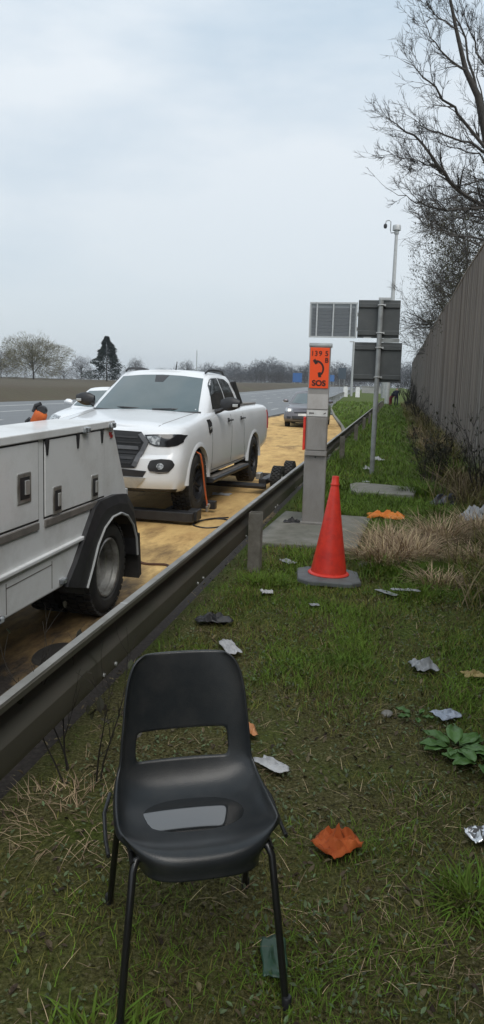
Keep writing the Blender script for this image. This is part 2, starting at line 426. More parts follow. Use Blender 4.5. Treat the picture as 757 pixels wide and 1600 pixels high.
def patch(m, bvh, axis, side, A, B, off=.004, nx=8, ny=6, far=4.0):
    """panel on the shell between outline chains A (top) and B (bottom); axis 'x': points (y,z); 'y': (x,z); 'z': (x,y)"""
    def samp(ch, t):
        q = t*(len(ch)-1); i = min(int(q), len(ch)-2); r = q-i
        return tuple(lerp(a, b, r) for a, b in zip(ch[i], ch[i+1]))
    outr = []; inn = []
    for i in range(nx+1):
        a = samp(A, i/nx); b = samp(B, i/nx); ro = []; ri = []
        for j in range(ny+1):
            u, w = lerp(a[0], b[0], j/ny), lerp(a[1], b[1], j/ny)
            if axis == 'x': o, d = Vector((side*far, u, w)), Vector((-side, 0, 0))
            elif axis == 'y': o, d = Vector((u, side*20, w)), Vector((0, -side, 0))
            else: o, d = Vector((u, w, 5)), Vector((0, 0, -1))
            h, nn, _, _ = bvh.ray_cast(o, d)
            if h is None:
                h, nn, _, _ = bvh.find_nearest(o+d*(far if axis != 'y' else 18))
            if nn.dot(d) > 0: nn = -nn
            ro.append(h+nn*off); ri.append(h-nn*.004)
        outr.append(ro); inn.append(ri)
    m.grid(outr)
    ring = [(i, 0) for i in range(nx+1)]+[(nx, j) for j in range(1, ny+1)]+[(i, ny) for i in range(nx-1, -1, -1)]+[(0, j) for j in range(ny-1, 0, -1)]
    m.grid([[outr[i][j] for i, j in ring]+[outr[0][0]], [inn[i][j] for i, j in ring]+[inn[0][0]]])
    return m
def cut_arches(o, centers, r, hw, depth=.34, inner=None):
    m = MB()
    for yc, zc in centers:
        for s in (-1, 1):
            M_ = Matrix.Translation((s*(hw-depth), yc, zc)) @ Matrix.Rotation(s*PI/2, 4, 'Y')
            m.lathe([(r, 0), (r, depth+.4)], 40, M_)
    c = m.build('cutter', black_plastic, o.parent)
    q = o.modifiers.new('b', 'BOOLEAN'); q.operation = 'DIFFERENCE'; q.solver = 'EXACT'; q.object = c
    bake(o); bpy.data.objects.remove(c)
    me = o.data
    if black_plastic.name not in [x.name for x in me.materials if x]: me.materials.append(black_plastic)
    bi = [i for i, x in enumerate(me.materials) if x and x.name == black_plastic.name][0]
    for p in me.polygons:
        c_ = p.center; p.material_index = 0
        for yc, zc in centers:
            d = math.hypot(c_.y-yc, c_.z-zc)
            if (abs(d-r) < .02 and abs(p.normal.x) < .4 and abs(c_.x) > hw-depth-.03) or (d < r-.01 and abs(abs(c_.x)-(hw-depth)) < .03): p.material_index = bi
        if p.normal.z < -.7: p.material_index = bi
    me.set_sharp_from_angle(angle=R(35))
def wheel(parent, c, r, w, side, rim_r, rim_mat, spokes=6, deep=.0, tread=36, name='wheel'):
    """wheel at c (local), outer face towards side*x"""
    Mx = Matrix.Translation(c) @ Matrix.Rotation(side*PI/2, 4, 'Y')     # local z -> outward
    hw = w/2
    hub = MB(); hub.lathe([(0.001, -hw*.3), (.06, -hw*.3), (.06, hw*.35-deep), (.035, hw*.5-deep), (0.001, hw*.5-deep)], 16, Mx)
    for k in range(6):
        a = 2*PI*k/6; hub.lathe([(.011, hw*.3-deep), (.011, hw*.45-deep)], 6, Mx @ Matrix.Translation((.085*math.cos(a), .085*math.sin(a), 0)))
    h = hub.build(name, rim_mat, parent, smooth=True)
    ty = MB(); prof = [(rim_r, -hw*.8), (rim_r+.02, -hw*.97), (lerp(rim_r, r, .5), -hw*1.04), (r-.035, -hw*.97), (r-.012, -hw*.80), (r-.012, hw*.80), (r-.035, hw*.97), (lerp(rim_r, r, .5), hw*1.04), (rim_r+.02, hw*.97), (rim_r, hw*.8)]
    ty.lathe(prof, 48, Mx, close=True)
    for k in range(tread):
        a = 2*PI*k/tread
        for j, off in ((-.72, 0), (-.25, .5), (.25, 0), (.72, .5)):
            aa = a+off*2*PI/tread
            M_ = Mx @ Matrix.Rotation(aa, 4, 'Z') @ Matrix.Translation((r-.006, 0, j*hw))
            b = MB(); b.box((0, 0, 0), (.018, 2*PI*r/tread*.68, w*.20)); ty.add([M_ @ Vector(v) for v in b.v], b.f)
    ty.build('tyre', rubber, h, smooth=True, ang=30)
    rm = MB()
    rm.lathe([(rim_r+.006, hw*.86), (rim_r-.004, hw*.93), (rim_r-.016, hw*.88), (rim_r-.020, hw*.62), (rim_r-.032, hw*.56), (rim_r-.036, hw*.25), (rim_r-.048, hw*.18), (rim_r-.052, -hw*.75), (rim_r+.004, -hw*.8)], 40, Mx, caps=False)
    if spokes:
        for k in range(spokes):
            a = 2*PI*k/spokes; M_ = Mx @ Matrix.Rotation(a, 4, 'Z')
            for s_ in (-.10, .10):
                b = MB(); b.tube([(.05, s_*.3, hw*.35-deep), (rim_r*.55, s_*rim_r*.9, hw*.5-deep), (rim_r-.02, s_*rim_r*1.6, hw*.6-deep*.5)], [.016, .014, .017], 6); rm.add([M_ @ Vector(v) for v in b.v], b.f)
        rm.lathe([(0.001, -hw*.2), (rim_r-.03, -hw*.2)], 24, Mx)
    else:
        z = -hw*.10-deep
        dk = MB(); dk.lathe([(rim_r-.045, z+.03), (rim_r*.68, z-.005), (rim_r*.60, z-.01), (rim_r*.42, z+.035), (.07, z+.05), (.065, z+.09), (.001, z+.10)], 40, Mx, caps=False); dk.build('disc', mat('wheel_disc_shaded', (.34, .34, .33), .5, metal=.3, col2=(.16, .155, .145), scale=14), h, smooth=True)  # disc coloured darker than the rim, painting shade into the dish
        for k in range(10):
            a = 2*PI*k/10; rm.lathe([(.010, z+.03), (.010, z+.055), (.001, z+.056)], 6, Mx @ Matrix.Translation((rim_r*.42*math.cos(a), rim_r*.42*math.sin(a), 0)))
    rm.build('rim', rim_mat, h, smooth=True)
    return h
def flare(m, yc, zc, r0, r1, side, x0, proud, a0=-.12, a1=PI+.12, n=26):
    a1 = PI-a0; rows = []
    for i in range(n+1):
        a = lerp(a0, a1, i/n); cy, cz = math.cos(a), math.sin(a)
        rows.append([(side*(x0-.05), yc+cy*r0, zc+cz*r0), (side*(x0+proud), yc+cy*r0, zc+cz*r0), (side*(x0+proud*.9), yc+cy*(r0+(r1-r0)*.5), zc+cz*(r0+(r1-r0)*.5)), (side*(x0-.02), yc+cy*r1, zc+cz*r1)])
    m.grid(rows)

# ------------------------------------------------------------------ white pickup
def pickup():
    ry = -.025
    T = thing('pickup_truck', 'white double cab pickup truck with its front wheels strapped to the recovery truck', 'pickup truck', (-3.30, 8.82, ROAD+.075), ry)
    L0, L1, hw = -.90, 4.42, .925
    z0 = lambda y: interp(y, [(-.9, .36), (-.5, .34), (.5, .42), (3.2, .42), (3.9, .50), (4.4, .58)])
    z1 = lambda y: interp(y, [(-.95, 1.04), (-.80, 1.075), (-.5, 1.115), (0, 1.165), (.45, 1.215), (.75, 1.245), (1.0, 1.25), (4.45, 1.27)])
    lv = [(0, hw-.05, L0+.06, L1-.06, .34, .10), (.05, hw-.02, L0+.02, L1-.03, .36, .10), (.20, hw-.005, L0-.01, L1, .38, .10), (.40, hw, L0-.015, L1, .40, .10),
          (.55, hw+.002, L0+.0, L1, .40, .10), (.60, hw, L0+.045, L1, .38, .10), (.74, hw-.004, L0+.06, L1, .38, .10), (.86, hw-.02, L0+.07, L1-.005, .40, .10), (.94, hw-.045, L0+.09, L1-.01, .42, .10), (.985, hw-.085, L0+.14, L1-.03, .44, .10), (1.0, hw-.13, L0+.19, L1-.06, .46, .10)]
    body = shell(lv, z0, z1, crown=.035).build('body', white_paint, T, smooth=True, ang=50)
    R_, WB = .385, 3.22
    cut_arches(body, [(0, R_), (WB, R_)], .455, hw+.01, .36)
    bv = bvh_of(body)
    # cab
    zc0 = lambda y: interp(y, [(0, 1.19), (.8, 1.225), (3, 1.235)]); zc1 = lambda y: interp(y, [(.9, 1.735), (1.3, 1.765), (1.8, 1.775), (2.4, 1.755)])
    cl = [(0, .845, .42, 2.50, .42, .06), (.12, .835, .50, 2.49, .40, .06), (.5, .765, .82, 2.46, .32, .07), (.86, .675, 1.14, 2.41, .24, .09), (.95, .640, 1.23, 2.37, .22, .10), (1, .585, 1.32, 2.30, .22, .12)]
    cab = shell(cl, zc0, zc1, crown=.035).build('cab', white_paint, T, smooth=True, ang=50)
    bc = bvh_of(cab)
    # glass
    g = MB(); patch(g, bc, 'y', -1, [(-.60, 1.685), (-.3, 1.715), (0, 1.725), (.3, 1.715), (.60, 1.685)], [(-.735, 1.245), (-.4, 1.235), (0, 1.23), (.4, 1.235), (.735, 1.245)], .004, 18, 10)
    g.build('windscreen', glass_front, T, smooth=True)
    for s in (-1, 1):
        g = MB(); patch(g, bc, 'x', s, [(.98, 1.46), (1.12, 1.60), (1.28, 1.69), (1.62, 1.70)], [(.86, 1.275), (1.1, 1.27), (1.4, 1.27), (1.62, 1.27)], .004, 10, 8)
        g.build('window', glass_dark, T, smooth=True)
        g = MB(); patch(g, bc, 'x', s, [(1.67, 1.70), (2.0, 1.69), (2.18, 1.64)], [(1.67, 1.27), (2.1, 1.27), (2.30, 1.30)], .004, 10, 8)
        g.build('window', glass_dark, T, smooth=True)
        # sport bar panel behind the cab
        b = MB(); b.prism([(2.33, 1.66), (2.44, 1.68), (3.02, 1.31), (2.52, 1.29)], s*.70, s*.76, 'x'); b.build('sport_bar', black_plastic, T, bevel=.01)
        # roof rail
        b = MB(); b.tube([(s*.60, 1.30, 1.765), (s*.605, 1.40, 1.80), (s*.61, 1.6, 1.815), (s*.61, 2.0, 1.815), (s*.60, 2.2, 1.80), (s*.60, 2.30, 1.75)], [.014, .019, .019, .019, .019, .014], 8); b.build('roof_rail', black_plastic, T, smooth=True)
        # mirror
        b = MB(); b.tube([(s*.86, .93, 1.24), (s*.93, .94, 1.26), (s*.99, .95, 1.30)], [.035, .03, .03], 8)
        P = []
        for i in range(9):
            t = i/8; k = math.sin(PI*min(max(t, .06), .94))**.35
            P.append([Vector((s*(.935+.27*t), .95+.055*math.cos(a)*k-.01*t, 1.345+.015*t+(.105-.02*t)*math.sin(a)*k)) for a in [2*PI*j/14 for j in range(14)]])
        b.grid(P, wrap=True); b.add(P[0], [tuple(range(14))]); b.add(P[-1], [tuple(range(14))])
        mi = b.build('mirror', black_plastic, T, smooth=True)
        b = MB(); b.box((s*1.15, .893, 1.335), (.075, .02, .04)); b.build('indicator', silver, mi, bevel=.006)
        # handles
        for hy in (1.50, 2.28):
            b = MB(); b.tube([(s*.925, hy-.09, 1.105), (s*.955, hy-.07, 1.11), (s*.958, hy+.07, 1.11), (s*.925, hy+.09, 1.105)], .014, 6)
            patch(b, bv, 'x', s, [(hy-.05, 1.135), (hy+.05, 1.135)], [(hy-.05, 1.08), (hy+.05, 1.08)], .003, 2, 2); b.build('door_handle', black_plastic, T, smooth=True)
        # fender vent
        b = MB(); patch(b, bv, 'x', s, [(.42, 1.15), (.53, 1.15), (.58, 1.10)], [(.44, .99), (.48, .97), (.55, .99)], .012, 4, 4)
        vt = b.build('side_vent', black_gloss, T)
        b = MB(); patch(b, bv, 'x', s, [(.45, 1.045), (.56, 1.065)], [(.46, 1.02), (.56, 1.04)], .02, 2, 1); b.build('vent_trim', silver, vt)
        # seams
        b = MB()
        for ch in ([(.60, 1.21), (.60, .9), (.62, .5)], [(1.66, 1.24), (1.66, .9), (1.66, .5)], [(2.42, 1.24), (2.44, 1.0), (2.46, .72), (2.60, .50)]):
            patch(b, bv, 'x', s, ch, [(a+.010, z) for a, z in ch], .0015, 12, 1)
        patch(b, bv, 'x', s, [(.62, .475), (2.62, .475)], [(.62, .465), (2.62, .465)], .0015, 16, 1)
        b.build('door_seam', black_plastic, T)
        b = MB(); flare(b, 0, R_, .450, .53, s, hw, .012, .03); b.build('arch_flare', white_paint, T, smooth=True); b = MB(); flare(b, WB, R_, .450, .53, s, hw, .012, .03); b.build('arch_flare', white_paint, T, smooth=True)
        # step bar
        b = MB(); b.prism([(hw-.12, .37), (hw+.035, .37), (hw+.06, .345), (hw+.03, .30), (hw-.12, .30)], .56, 2.66, 'y')
        if s < 0: b.v = [(-x, y, z) for x, y, z in b.v]
        sb = b.build('side_step', black_plastic, T, bevel=.012)
        b = MB(); b.box((s*(hw-.02), 1.6, .374), (.09, 1.9, .006)); b.build('step_tread', trim_grey, sb)
        # headlight
        b = MB(); patch(b, bv, 'y', -1, [(s*.50, 1.010), (s*.62, 1.018), (s*.78, 1.022), (s*.87, 1.02), (s*.905, 1.005)], [(s*.57, .905), (s*.64, .882), (s*.78, .880), (s*.865, .895), (s*.905, .93)], .010, 14, 5)
        hl = b.build('headlight', black_gloss, T, smooth=True)
        b = MB(); patch(b, bv, 'y', -1, [(s*.53, .990), (s*.61, 1.000), (s*.69, 1.003)], [(s*.58, .915), (s*.63, .902), (s*.68, .898)], .014, 6, 4); b.build('reflector', lamp_glass, hl, smooth=True)
        b = MB(); b.lathe([(.001, .0), (.028, .005), (.038, .02), (.036, .035), (.001, .036)], 16, Matrix.Translation((s*.755, -.645 if 1 else 0, .95)) @ Matrix.Rotation(PI/2, 4, 'X')); b.build('lens', lamp_glass, hl, smooth=True)
        # fog lamp recess
        b = MB(); patch(b, bv, 'y', -1, [(s*.575, .66), (s*.60, .725), (s*.72, .745), (s*.83, .735), (s*.86, .68)], [(s*.575, .64), (s*.595, .60), (s*.70, .575), (s*.80, .585), (s*.85, .65)], .007, 14, 6)
        fg = b.build('fog_lamp_recess', black_plastic, T, smooth=True)
        b = MB(); patch(b, bv, 'y', -1, [(s*.60, .605), (s*.70, .592), (s*.80, .60)], [(s*.60, .598), (s*.70, .584), (s*.80, .592)], .014, 8, 1); b.build('recess_trim', trim_grey, fg)
        b = MB(); patch(b, bv, 'y', -1, [(s*.675, .67), (s*.695, .695), (s*.73, .695), (s*.75, .67)], [(s*.675, .65), (s*.695, .625), (s*.73, .625), (s*.75, .65)], .016, 8, 4); b.build('fog_lamp', lamp_glass, fg, smooth=True)
        # tail light
        b = MB(); patch(b, bv, 'x', s, [(4.27, 1.18), (4.40, 1.18)], [(4.29, .85), (4.40, .85)], .012, 3, 4); b.build('tail_light', red_lens, T, smooth=True)
        wheel(T, (s*.80, 0, R_), R_, .255, s, .235, alloy_dark, 6); wheel(T, (s*.80, WB, R_), R_, .255, s, .235, alloy_dark, 6)
    # grille
    b = MB(); patch(b, bv, 'y', -1, [(-.55, .93), (-.46, 1.035), (0, 1.045), (.46, 1.035), (.55, .93)], [(-.55, .90), (-.42, .63), (0, .62), (.42, .63), (.55, .90)], .012, 20, 8)
    gr = b.build('grille', mat('grille_black', (.006, .006, .007), .5), T, smooth=True)
    b = MB()
    for z, w in ((.975, .43), (.915, .47), (.855, .46), (.795, .43), (.735, .40), (.685, .37)):
        patch(b, bv, 'y', -1, [(-w, z+.008), (0, z+.012), (w, z+.008)], [(-w, z-.008), (0, z-.004), (w, z-.008)], .022, 12, 1)
    b.build('grille_bar', black_plastic, gr)
    b = MB(); patch(b, bv, 'y', -1, [(-.44, .875), (0, .885), (.44, .875)], [(-.45, .835), (0, .84), (.45, .835)], .030, 12, 2); b.build('grille_crossbar', mat('grille_grey', (.13, .13, .135), .35, metal=.5), gr)
    for s in (-1, 1):
        b = MB(); patch(b, bv, 'y', -1, [(s*.47, 1.03), (s*.56, .93), (s*.44, .64)], [(s*.43, 1.005), (s*.505, .92), (s*.39, .66)], .028, 10, 2)
        b.build('grille_frame', mat('grille_grey', (.13, .13, .135), .35, metal=.5), gr)
    b = MB(); patch(b, bv, 'y', -1, [(-.56, .60), (0, .63), (.56, .60)], [(-.52, .53), (0, .53), (.52, .53)], .008, 12, 3); b.build('lower_intake', black_plastic, T)
    b = MB(); patch(b, bv, 'y', -1, [(-.55, .525), (0, .525), (.55, .525)], [(-.44, .40), (0, .40), (.44, .40)], .02, 12, 4); b.build('skid_plate', silver, T, smooth=True)
    # bonnet crease, wipers, aerial, interior mirror pod, load cover
    for s in (-1, 1):
        b = MB(); patch(b, bv, 'z', 1, [(s*.60, -.62), (s*.66, .2), (s*.70, .55)], [(s*.612, -.62), (s*.672, .2), (s*.712, .55)], .0015, 12, 1); b.build('bonnet_seam', trim_grey, T)
    b = MB()
    for x0, x1 in ((-.55, -.02), (.12, .66)): b.tube([(x0, .44+abs(x0)*.22, 1.262), (lerp(x0, x1, .5), .47, 1.272), (x1, .50+abs(x1)*.22, 1.262)], .010, 5)
    patch(b, bc, 'y', -1, [(-.76, 1.243), (0, 1.226), (.76, 1.243)], [(-.77, 1.22), (0, 1.205), (.77, 1.22)], .007, 14, 1)
    b.build('wiper', black_plastic, T)
    b = MB(); b.tube([(.12, 1.42, 1.79), (.12, 1.47, 1.92)], [.012, .006], 6); b.build('aerial', black_plastic, T)
    b = MB(); patch(b, bc, 'y', -1, [(-.10, 1.715), (.10, 1.715)], [(-.06, 1.62), (.06, 1.62)], .006, 3, 3); b.build('sensor_pod', black_gloss, T)
    b = MB(); b.box((0, 3.45, 1.295), (1.42, 1.6, .03)); b.build('load_cover', trim_grey, T, bevel=.01)
    b = MB(); b.prism([(-.55, 1.22), (.55, 1.22), (.55, .62), (-.55, .62)], 4.40, 4.46, 'y'); b.build('tailgate', white_paint, T, bevel=.01)
    b = MB(); b.box((0, 1.7, .40), (1.0, 5.0, .12)); b.build('chassis', black_plastic, T)
pickup()

# ------------------------------------------------------------------ hatchbacks
def hatch(label, paint, loc, rz, nose_drop=0, lights=None, plate=True, estate=False):
    T = thing('car', label, 'car', loc, rz)
    L0, L1, hw = -.86, 3.42, .885
    z0 = lambda y: interp(y, [(-.9, .22), (0, .20), (2.7, .2), (3.4, .30)])
    z1 = lambda y: interp(y, [(-.9, .66), (-.7, .73), (-.3, .83), (.2, .90), (.6, .945), (1.5, .97), (3.4, 1.02)])
    lv = [(0, hw-.06, L0+.07, L1-.1, .42, .2), (.10, hw-.02, L0+.01, L1-.04, .45, .22), (.3, hw, L0-.02, L1, .48, .22), (.55, hw+.003, L0, L1, .50, .22), (.8, hw-.01, L0+.05, L1-.03, .52, .24), (.94, hw-.045, L0+.12, L1-.08, .55, .26), (1.0, hw-.12, L0+.22, L1-.15, .58, .3)]
    body = shell(lv, z0, z1, crown=.05).build('body', paint, T, smooth=True, ang=50)
    R_, WB = .315, 2.62
    cut_arches(body, [(0, R_), (WB, R_)], .37, hw+.01, .3)
    bv = bvh_of(body)
    zc0 = lambda y: interp(y, [(0, .90), (1, .95), (3.4, .99)]); zc1 = lambda y: interp(y, [(.8, 1.42), (1.4, 1.465), (2.0, 1.455), (3.0, 1.39)])
    cl = [(0, .80, .28, 3.22, .5, .3), (.15, .785, .42, 3.17, .48, .3), (.5, .71, .74, 3.02, .42, .28), (.84, .62, 1.06, 2.88, .36, .26), (.95, .575, 1.18, 2.80, .34, .26), (1, .50, 1.32, 2.68, .34, .3)]
    cab = shell(cl, zc0, zc1, crown=.03).build('cabin', paint, T, smooth=True, ang=50)
    bc = bvh_of(cab)
    g = MB(); patch(g, bc, 'y', -1, [(-.50, 1.37), (0, 1.40), (.50, 1.37)], [(-.68, .985), (0, .955), (.68, .985)], .004, 16, 8); g.build('windscreen', glass_front, T, smooth=True)
    for s in (-1, 1):
        g = MB(); patch(g, bc, 'x', s, [(.80, 1.13), (1.15, 1.33), (1.55, 1.395)], [(.72, 1.02), (1.1, 1.01), (1.55, 1.01)], .004, 9, 6); g.build('window', glass_dark, T, smooth=True)
        g = MB(); patch(g, bc, 'x', s, [(1.60, 1.395), (2.1, 1.38), (2.45, 1.30)], [(1.60, 1.01), (2.1, 1.02), (2.6, 1.06)], .004, 9, 6); g.build('window', glass_dark, T, smooth=True)
        b = MB(); b.box((s*.90, .80, 1.03), (.12, .03, .03)); b.tube([(s*.86, .82, 1.05), (s*.92, .80, 1.07), (s*1.0, .79, 1.075), (s*1.06, .81, 1.06)], [.05, .075, .07, .045], 8); b.build('mirror', paint, T, smooth=True)
        b = MB(); patch(b, bv, 'y', -1, [(s*.50, .745), (s*.66, .77), (s*.80, .775)], [(s*.50, .655), (s*.66, .62), (s*.82, .65)], .008, 8, 4); hl = b.build('headlight', lamp_glass, T, smooth=True)
        if lights:
            b = MB(); patch(b, bv, 'y', -1, [(s*.58, .735), (s*.70, .745)], [(s*.58, .665), (s*.70, .66)], .013, 3, 3); b.build('bulb', lights, hl)
        b = MB(); patch(b, bv, 'x', s, [(.75, .93), (.75, .3)], [(.762, .93), (.762, .3)], .0015, 10, 1); b.build('door_seam', black_plastic, T); b = MB(); patch(b, bv, 'x', s, [(1.58, .93), (1.58, .3)], [(1.592, .93), (1.592, .3)], .0015, 10, 1); b.build('door_seam', black_plastic, T)
        b = MB(); patch(b, bv, 'y', -1, [(s*.55, .45), (s*.74, .46)], [(s*.58, .36), (s*.72, .36)], .006, 4, 3); b.build('fog_lamp_recess', black_plastic, T)
        wheel(T, (s*.77, 0, R_), R_, .2, s, .20, steel_rim, 5, tread=24); wheel(T, (s*.77, WB, R_), R_, .2, s, .20, steel_rim, 5, tread=24)
    b = MB(); patch(b, bv, 'y', -1, [(-.52, .47), (0, .48), (.52, .47)], [(-.48, .33), (0, .31), (.48, .33)], .008, 10, 4); b.build('lower_grille', black_plastic, T)
    b = MB(); patch(b, bv, 'y', -1, [(-.45, .63), (0, .66), (.45, .63)], [(-.42, .585), (0, .60), (.42, .585)], .008, 10, 2); b.build('grille', black_gloss, T)
    if plate:
        b = MB(); patch(b, bv, 'y', -1, [(-.26, .575), (.26, .575)], [(-.26, .485), (.26, .485)], .014, 5, 2); b.build('number_plate', line_white, T)
    b = MB(); b.tube([(-.55, .50, .97), (0, .42, .975), (.60, .62, .985)], .010, 5); b.build('wiper', black_plastic, T)
    return T
hatch('dark grey hatchback with headlights on standing on the sanded lay-by behind the pickup', grey_paint, (-3.66, 30.6, ROAD), R(2.5), lights=lamp_on)
hatch('white car passing on the motorway, half hidden behind the white pickup', white_paint, (-7.7, 17.6, ROAD+.02), R(0))

# ------------------------------------------------------------------ recovery truck
def recovery_truck():
    XS = -1.97; XC = -2.92
    T = thing('recovery_truck', 'white recovery truck with side lockers, only its rear half in view beside the barrier', 'recovery truck', (XC, 4.88, ROAD))
    def W(p): return (p[0]-XC, p[1]-4.88, p[2]-ROAD)
    def fin(m): m.v = [W(p) for p in m.v]; return m
    RL = lambda y: 1.307+.0155*(y-3.35)
    prof = [(4.90, 1.331), (5.19, .80), (5.215, .745), (4.60, .745), (4.40, .60), (4.15, .33), (.5, .36), (.5, 1.263)]
    for side in (0, 1):
        x0, x1 = (XS, XS-.44) if not side else (2*XC-XS, 2*XC-XS+.44)
        m = MB(); m.prism(prof, min(x0, x1), max(x0, x1), 'x'); lk = fin(m).build('locker', truck_white, T, bevel=.012)
        sg = 1 if not side else -1
        X = x0
        def pan(m_, poly, d0, d1):
            m_.prism(poly, X+sg*d0, X+sg*d1, 'x')
        # doors as slightly raised plates
        for ya, yb in ((3.86, 4.74), (2.90, 3.78), (1.95, 2.85)):
            m = MB()
            top = lambda y: RL(y)-.052
            pan(m, [(ya, .815), (yb, .815), (yb, top(yb)), (ya, top(ya))], -.01, .007)
            d = fin(m).build('locker_door', truck_white, T, bevel=.004)
            m = MB()       # black plate standing in for the shadow gap round the door
            pan(m, [(ya-.010, .805), (yb+.010, .805), (yb+.010, top(yb)+.010), (ya-.010, top(ya)+.010)], -.01, .0015); fin(m).build('door_shadow_gap', black_plastic, d)
            m = MB(); pan(m, [(ya, .757), (yb, .757), (yb, .797), (ya, .797)], -.01, .012); fin(m).build('rub_strip', trim_grey, T, bevel=.003)
            hs = ((ya+.15, .895), (yb-.17, .90)) if ya > 3.8 else ((yb-.17, 1.02),)
            for hy, hz in hs:
                w_, h_ = (.055, .085) if ya > 3.8 else (.075, .085)
                m = MB(); pan(m, [(hy-w_, hz-h_), (hy+w_, hz-h_), (hy+w_, hz+h_), (hy-w_, hz+h_)], 0, .014); h = fin(m).build('paddle_latch', steel_rim, d, bevel=.006)
                m = MB(); pan(m, [(hy-w_*.68, hz-h_*.72), (hy+w_*.68, hz-h_*.72), (hy+w_*.68, hz+h_*.72), (hy-w_*.68, hz+h_*.72)], .013, .0155)
                h['label'] = 'recessed steel latch'
                fin(m).build('latch_recess', black_plastic, d)
                m = MB(); pan(m, [(hy-w_*.1, hz-h_*.45), (hy+w_*.55, hz-h_*.45), (hy+w_*.55, hz+h_*.5), (hy-w_*.1, hz+h_*.5)], .015, .024); fin(m).build('latch_paddle', silver, d, bevel=.003)
            if ya > 3.8 or ya < 2:
                for hy in (ya+.02, (ya+yb)/2, yb-.05):
                    z = top(hy)+.012
                    m = MB(); pan(m, [(hy-.022, z+.028), (hy+.022, z+.028), (hy+.02, z-.03), (hy+.006, z-.10), (hy-.006, z-.10), (hy-.02, z-.03)], 0, .016); fin(m).build('hinge', black_plastic, d, bevel=.004)
        # drip rail and ledge
        m = MB(); m.prism([(.5, 1.225), (4.915, 1.290), (4.905, 1.338), (.5, 1.270)], X-sg*.01, X+sg*.018, 'x'); fin(m).build('drip_rail', truck_white, T, bevel=.006)
        m = MB(); m.prism([(.5, .535), (4.40, .575), (4.385, .60), (.5, .56)], X-sg*.01, X+sg*.022, 'x'); fin(m).build('ledge', truck_white, T, bevel=.006)
        # lower panel seams
        m = MB()
        for y in (3.42, 3.95): m.prism([(y, .36), (y+.006, .36), (y+.006, .53), (y, .53)], X-sg*.01, X+sg*.0015, 'x')
        m.prism([(3.42, .50), (3.95, .505), (3.95, .511), (3.42, .506)], X-sg*.01, X+sg*.0015, 'x')
        fin(m).build('panel_seam', trim_grey, T)
        for y, z in ((4.40, RL(4.4)-.028), (4.84, 1.305), (2.6, RL(2.6)-.03)):
            m = MB(); m.box((X+sg*.025, y, z), (.03, .085, .038)); fin(m).build('marker_light', lamp_glass, T, bevel=.008)
        for y, z in ((4.08, .375), (3.33, .36)):
            m = MB(); m.box((X+sg*.014, y, z), (.03, .07, .035)); fin(m).build('marker_light', lamp_glass, T, bevel=.008)
        m = MB()
        for y, z in ((4.855, 1.245), (4.875, 1.225)): m.box((X+sg*.004, y, z), (.008, .035, .022))
        fin(m).build('red_sticker', red_lens, T)
        # mudguard
        yc, zc = 4.885, .265
        outer = [(4.10, .335), (4.14, .33), (4.30, .48), (4.55, .775), (4.78, .80), (5.12, .775), (5.26, .66), (5.40, .36), (5.46, .07), (5.38, .06)]
        A = [(4.10, .33), (4.24, .45), (4.40, .62), (4.53, .755), (4.62, .795), (4.90, .80), (5.12, .775), (5.26, .66), (5.36, .45), (5.41, .30)]
        B = []
        for k in range(10):
            a = lerp(PI+.05, .0, k/9); B.append((yc+.435*math.cos(a), zc+.40*math.sin(a)))
        B[0] = (4.36, .255); B[1] = (4.44, .36)
        rows = []
        for (a1, z1_), (b1_, zb) in zip(A, B):
            rows.append([(X-sg*.25, a1, z1_), (X+sg*.03, a1, z1_), (X+sg*.045, lerp(a1, b1_, .45), lerp(z1_, zb, .45)), (X+sg*.045, b1_, zb), (X-sg*.25, b1_, zb)])
        m = MB(); m.grid(rows); mg = fin(m).build('mudguard', black_plastic, T, solid=.006)
        m = MB(); m.tube([(X+sg*.05, b[0], b[1]) for b in B], .009, 6); fin(m).build('guard_bead', galv_clean, mg, smooth=True)
        m = MB(); m.prism([(5.37, .42), (5.42, .42), (5.47, .07), (5.41, .05)], X-sg*.26, X+sg*.03, 'x'); fin(m).build('mud_flap', rubber, T)
        m = MB(); m.prism([(4.10, .335), (4.36, .262), (4.40, .20), (4.12, .29)], X-sg*.20, X+sg*.02, 'x'); fin(m).build('guard_toe', black_plastic, mg)
        wheel(T, W((X-sg*.125, yc-.015, ROAD+.345)), .345, .245, sg, .215, steel_rim, 0, deep=.05, tread=40)
        wheel(T, W((X-sg*.40, yc-.015, ROAD+.345)), .345, .235, sg, .215, steel_rim, 0, deep=.02, tread=30)
        # rear lamp bracket
        m = MB(); m.prism([(5.215, .80), (5.25, .80), (5.27, .62), (5.24, .60)], X-sg*.30, X-sg*.01, 'x'); br = fin(m).build('rear_bracket', galv_clean, T, bevel=.005)
        m = MB(); m.box((X-sg*.04, 5.275, .60), (.05, .03, .04)); fin(m).build('rear_lamp', lamp_glass, br, bevel=.006)
    m = MB(); m.box((XC, 2.7, 1.0), (1.04, 4.2, .04)); m.box((XC, 4.83, .92), (1.04, .04, .60)); fin(m).build('deck', truck_white, T)
    m = MB(); m.box((XC, 4.40, 1.14), (1.0, .8, .26)); fin(m).build('winch_housing', black_plastic, T, bevel=.02)
    m = MB(); m.prism([(3.0, 1.28), (3.36, 1.28), (3.32, 1.335), (3.28, 1.345), (3.0, 1.345)], XS-.44, XS-.06, 'x'); fin(m).build('roof_vent', truck_white, T, bevel=.02)
    m = MB(); m.box((XC, 2.5, .50), (.75, 5.4, .22)); m.box((XC, 4.87, .27), (1.6, .14, .14)); fin(m).build('chassis', black_plastic, T)
    m = MB(); m.box((XC, 5.30, .62), (1.5, .08, .16)); fin(m).build('rear_beam', black_plastic, T, bevel=.01)
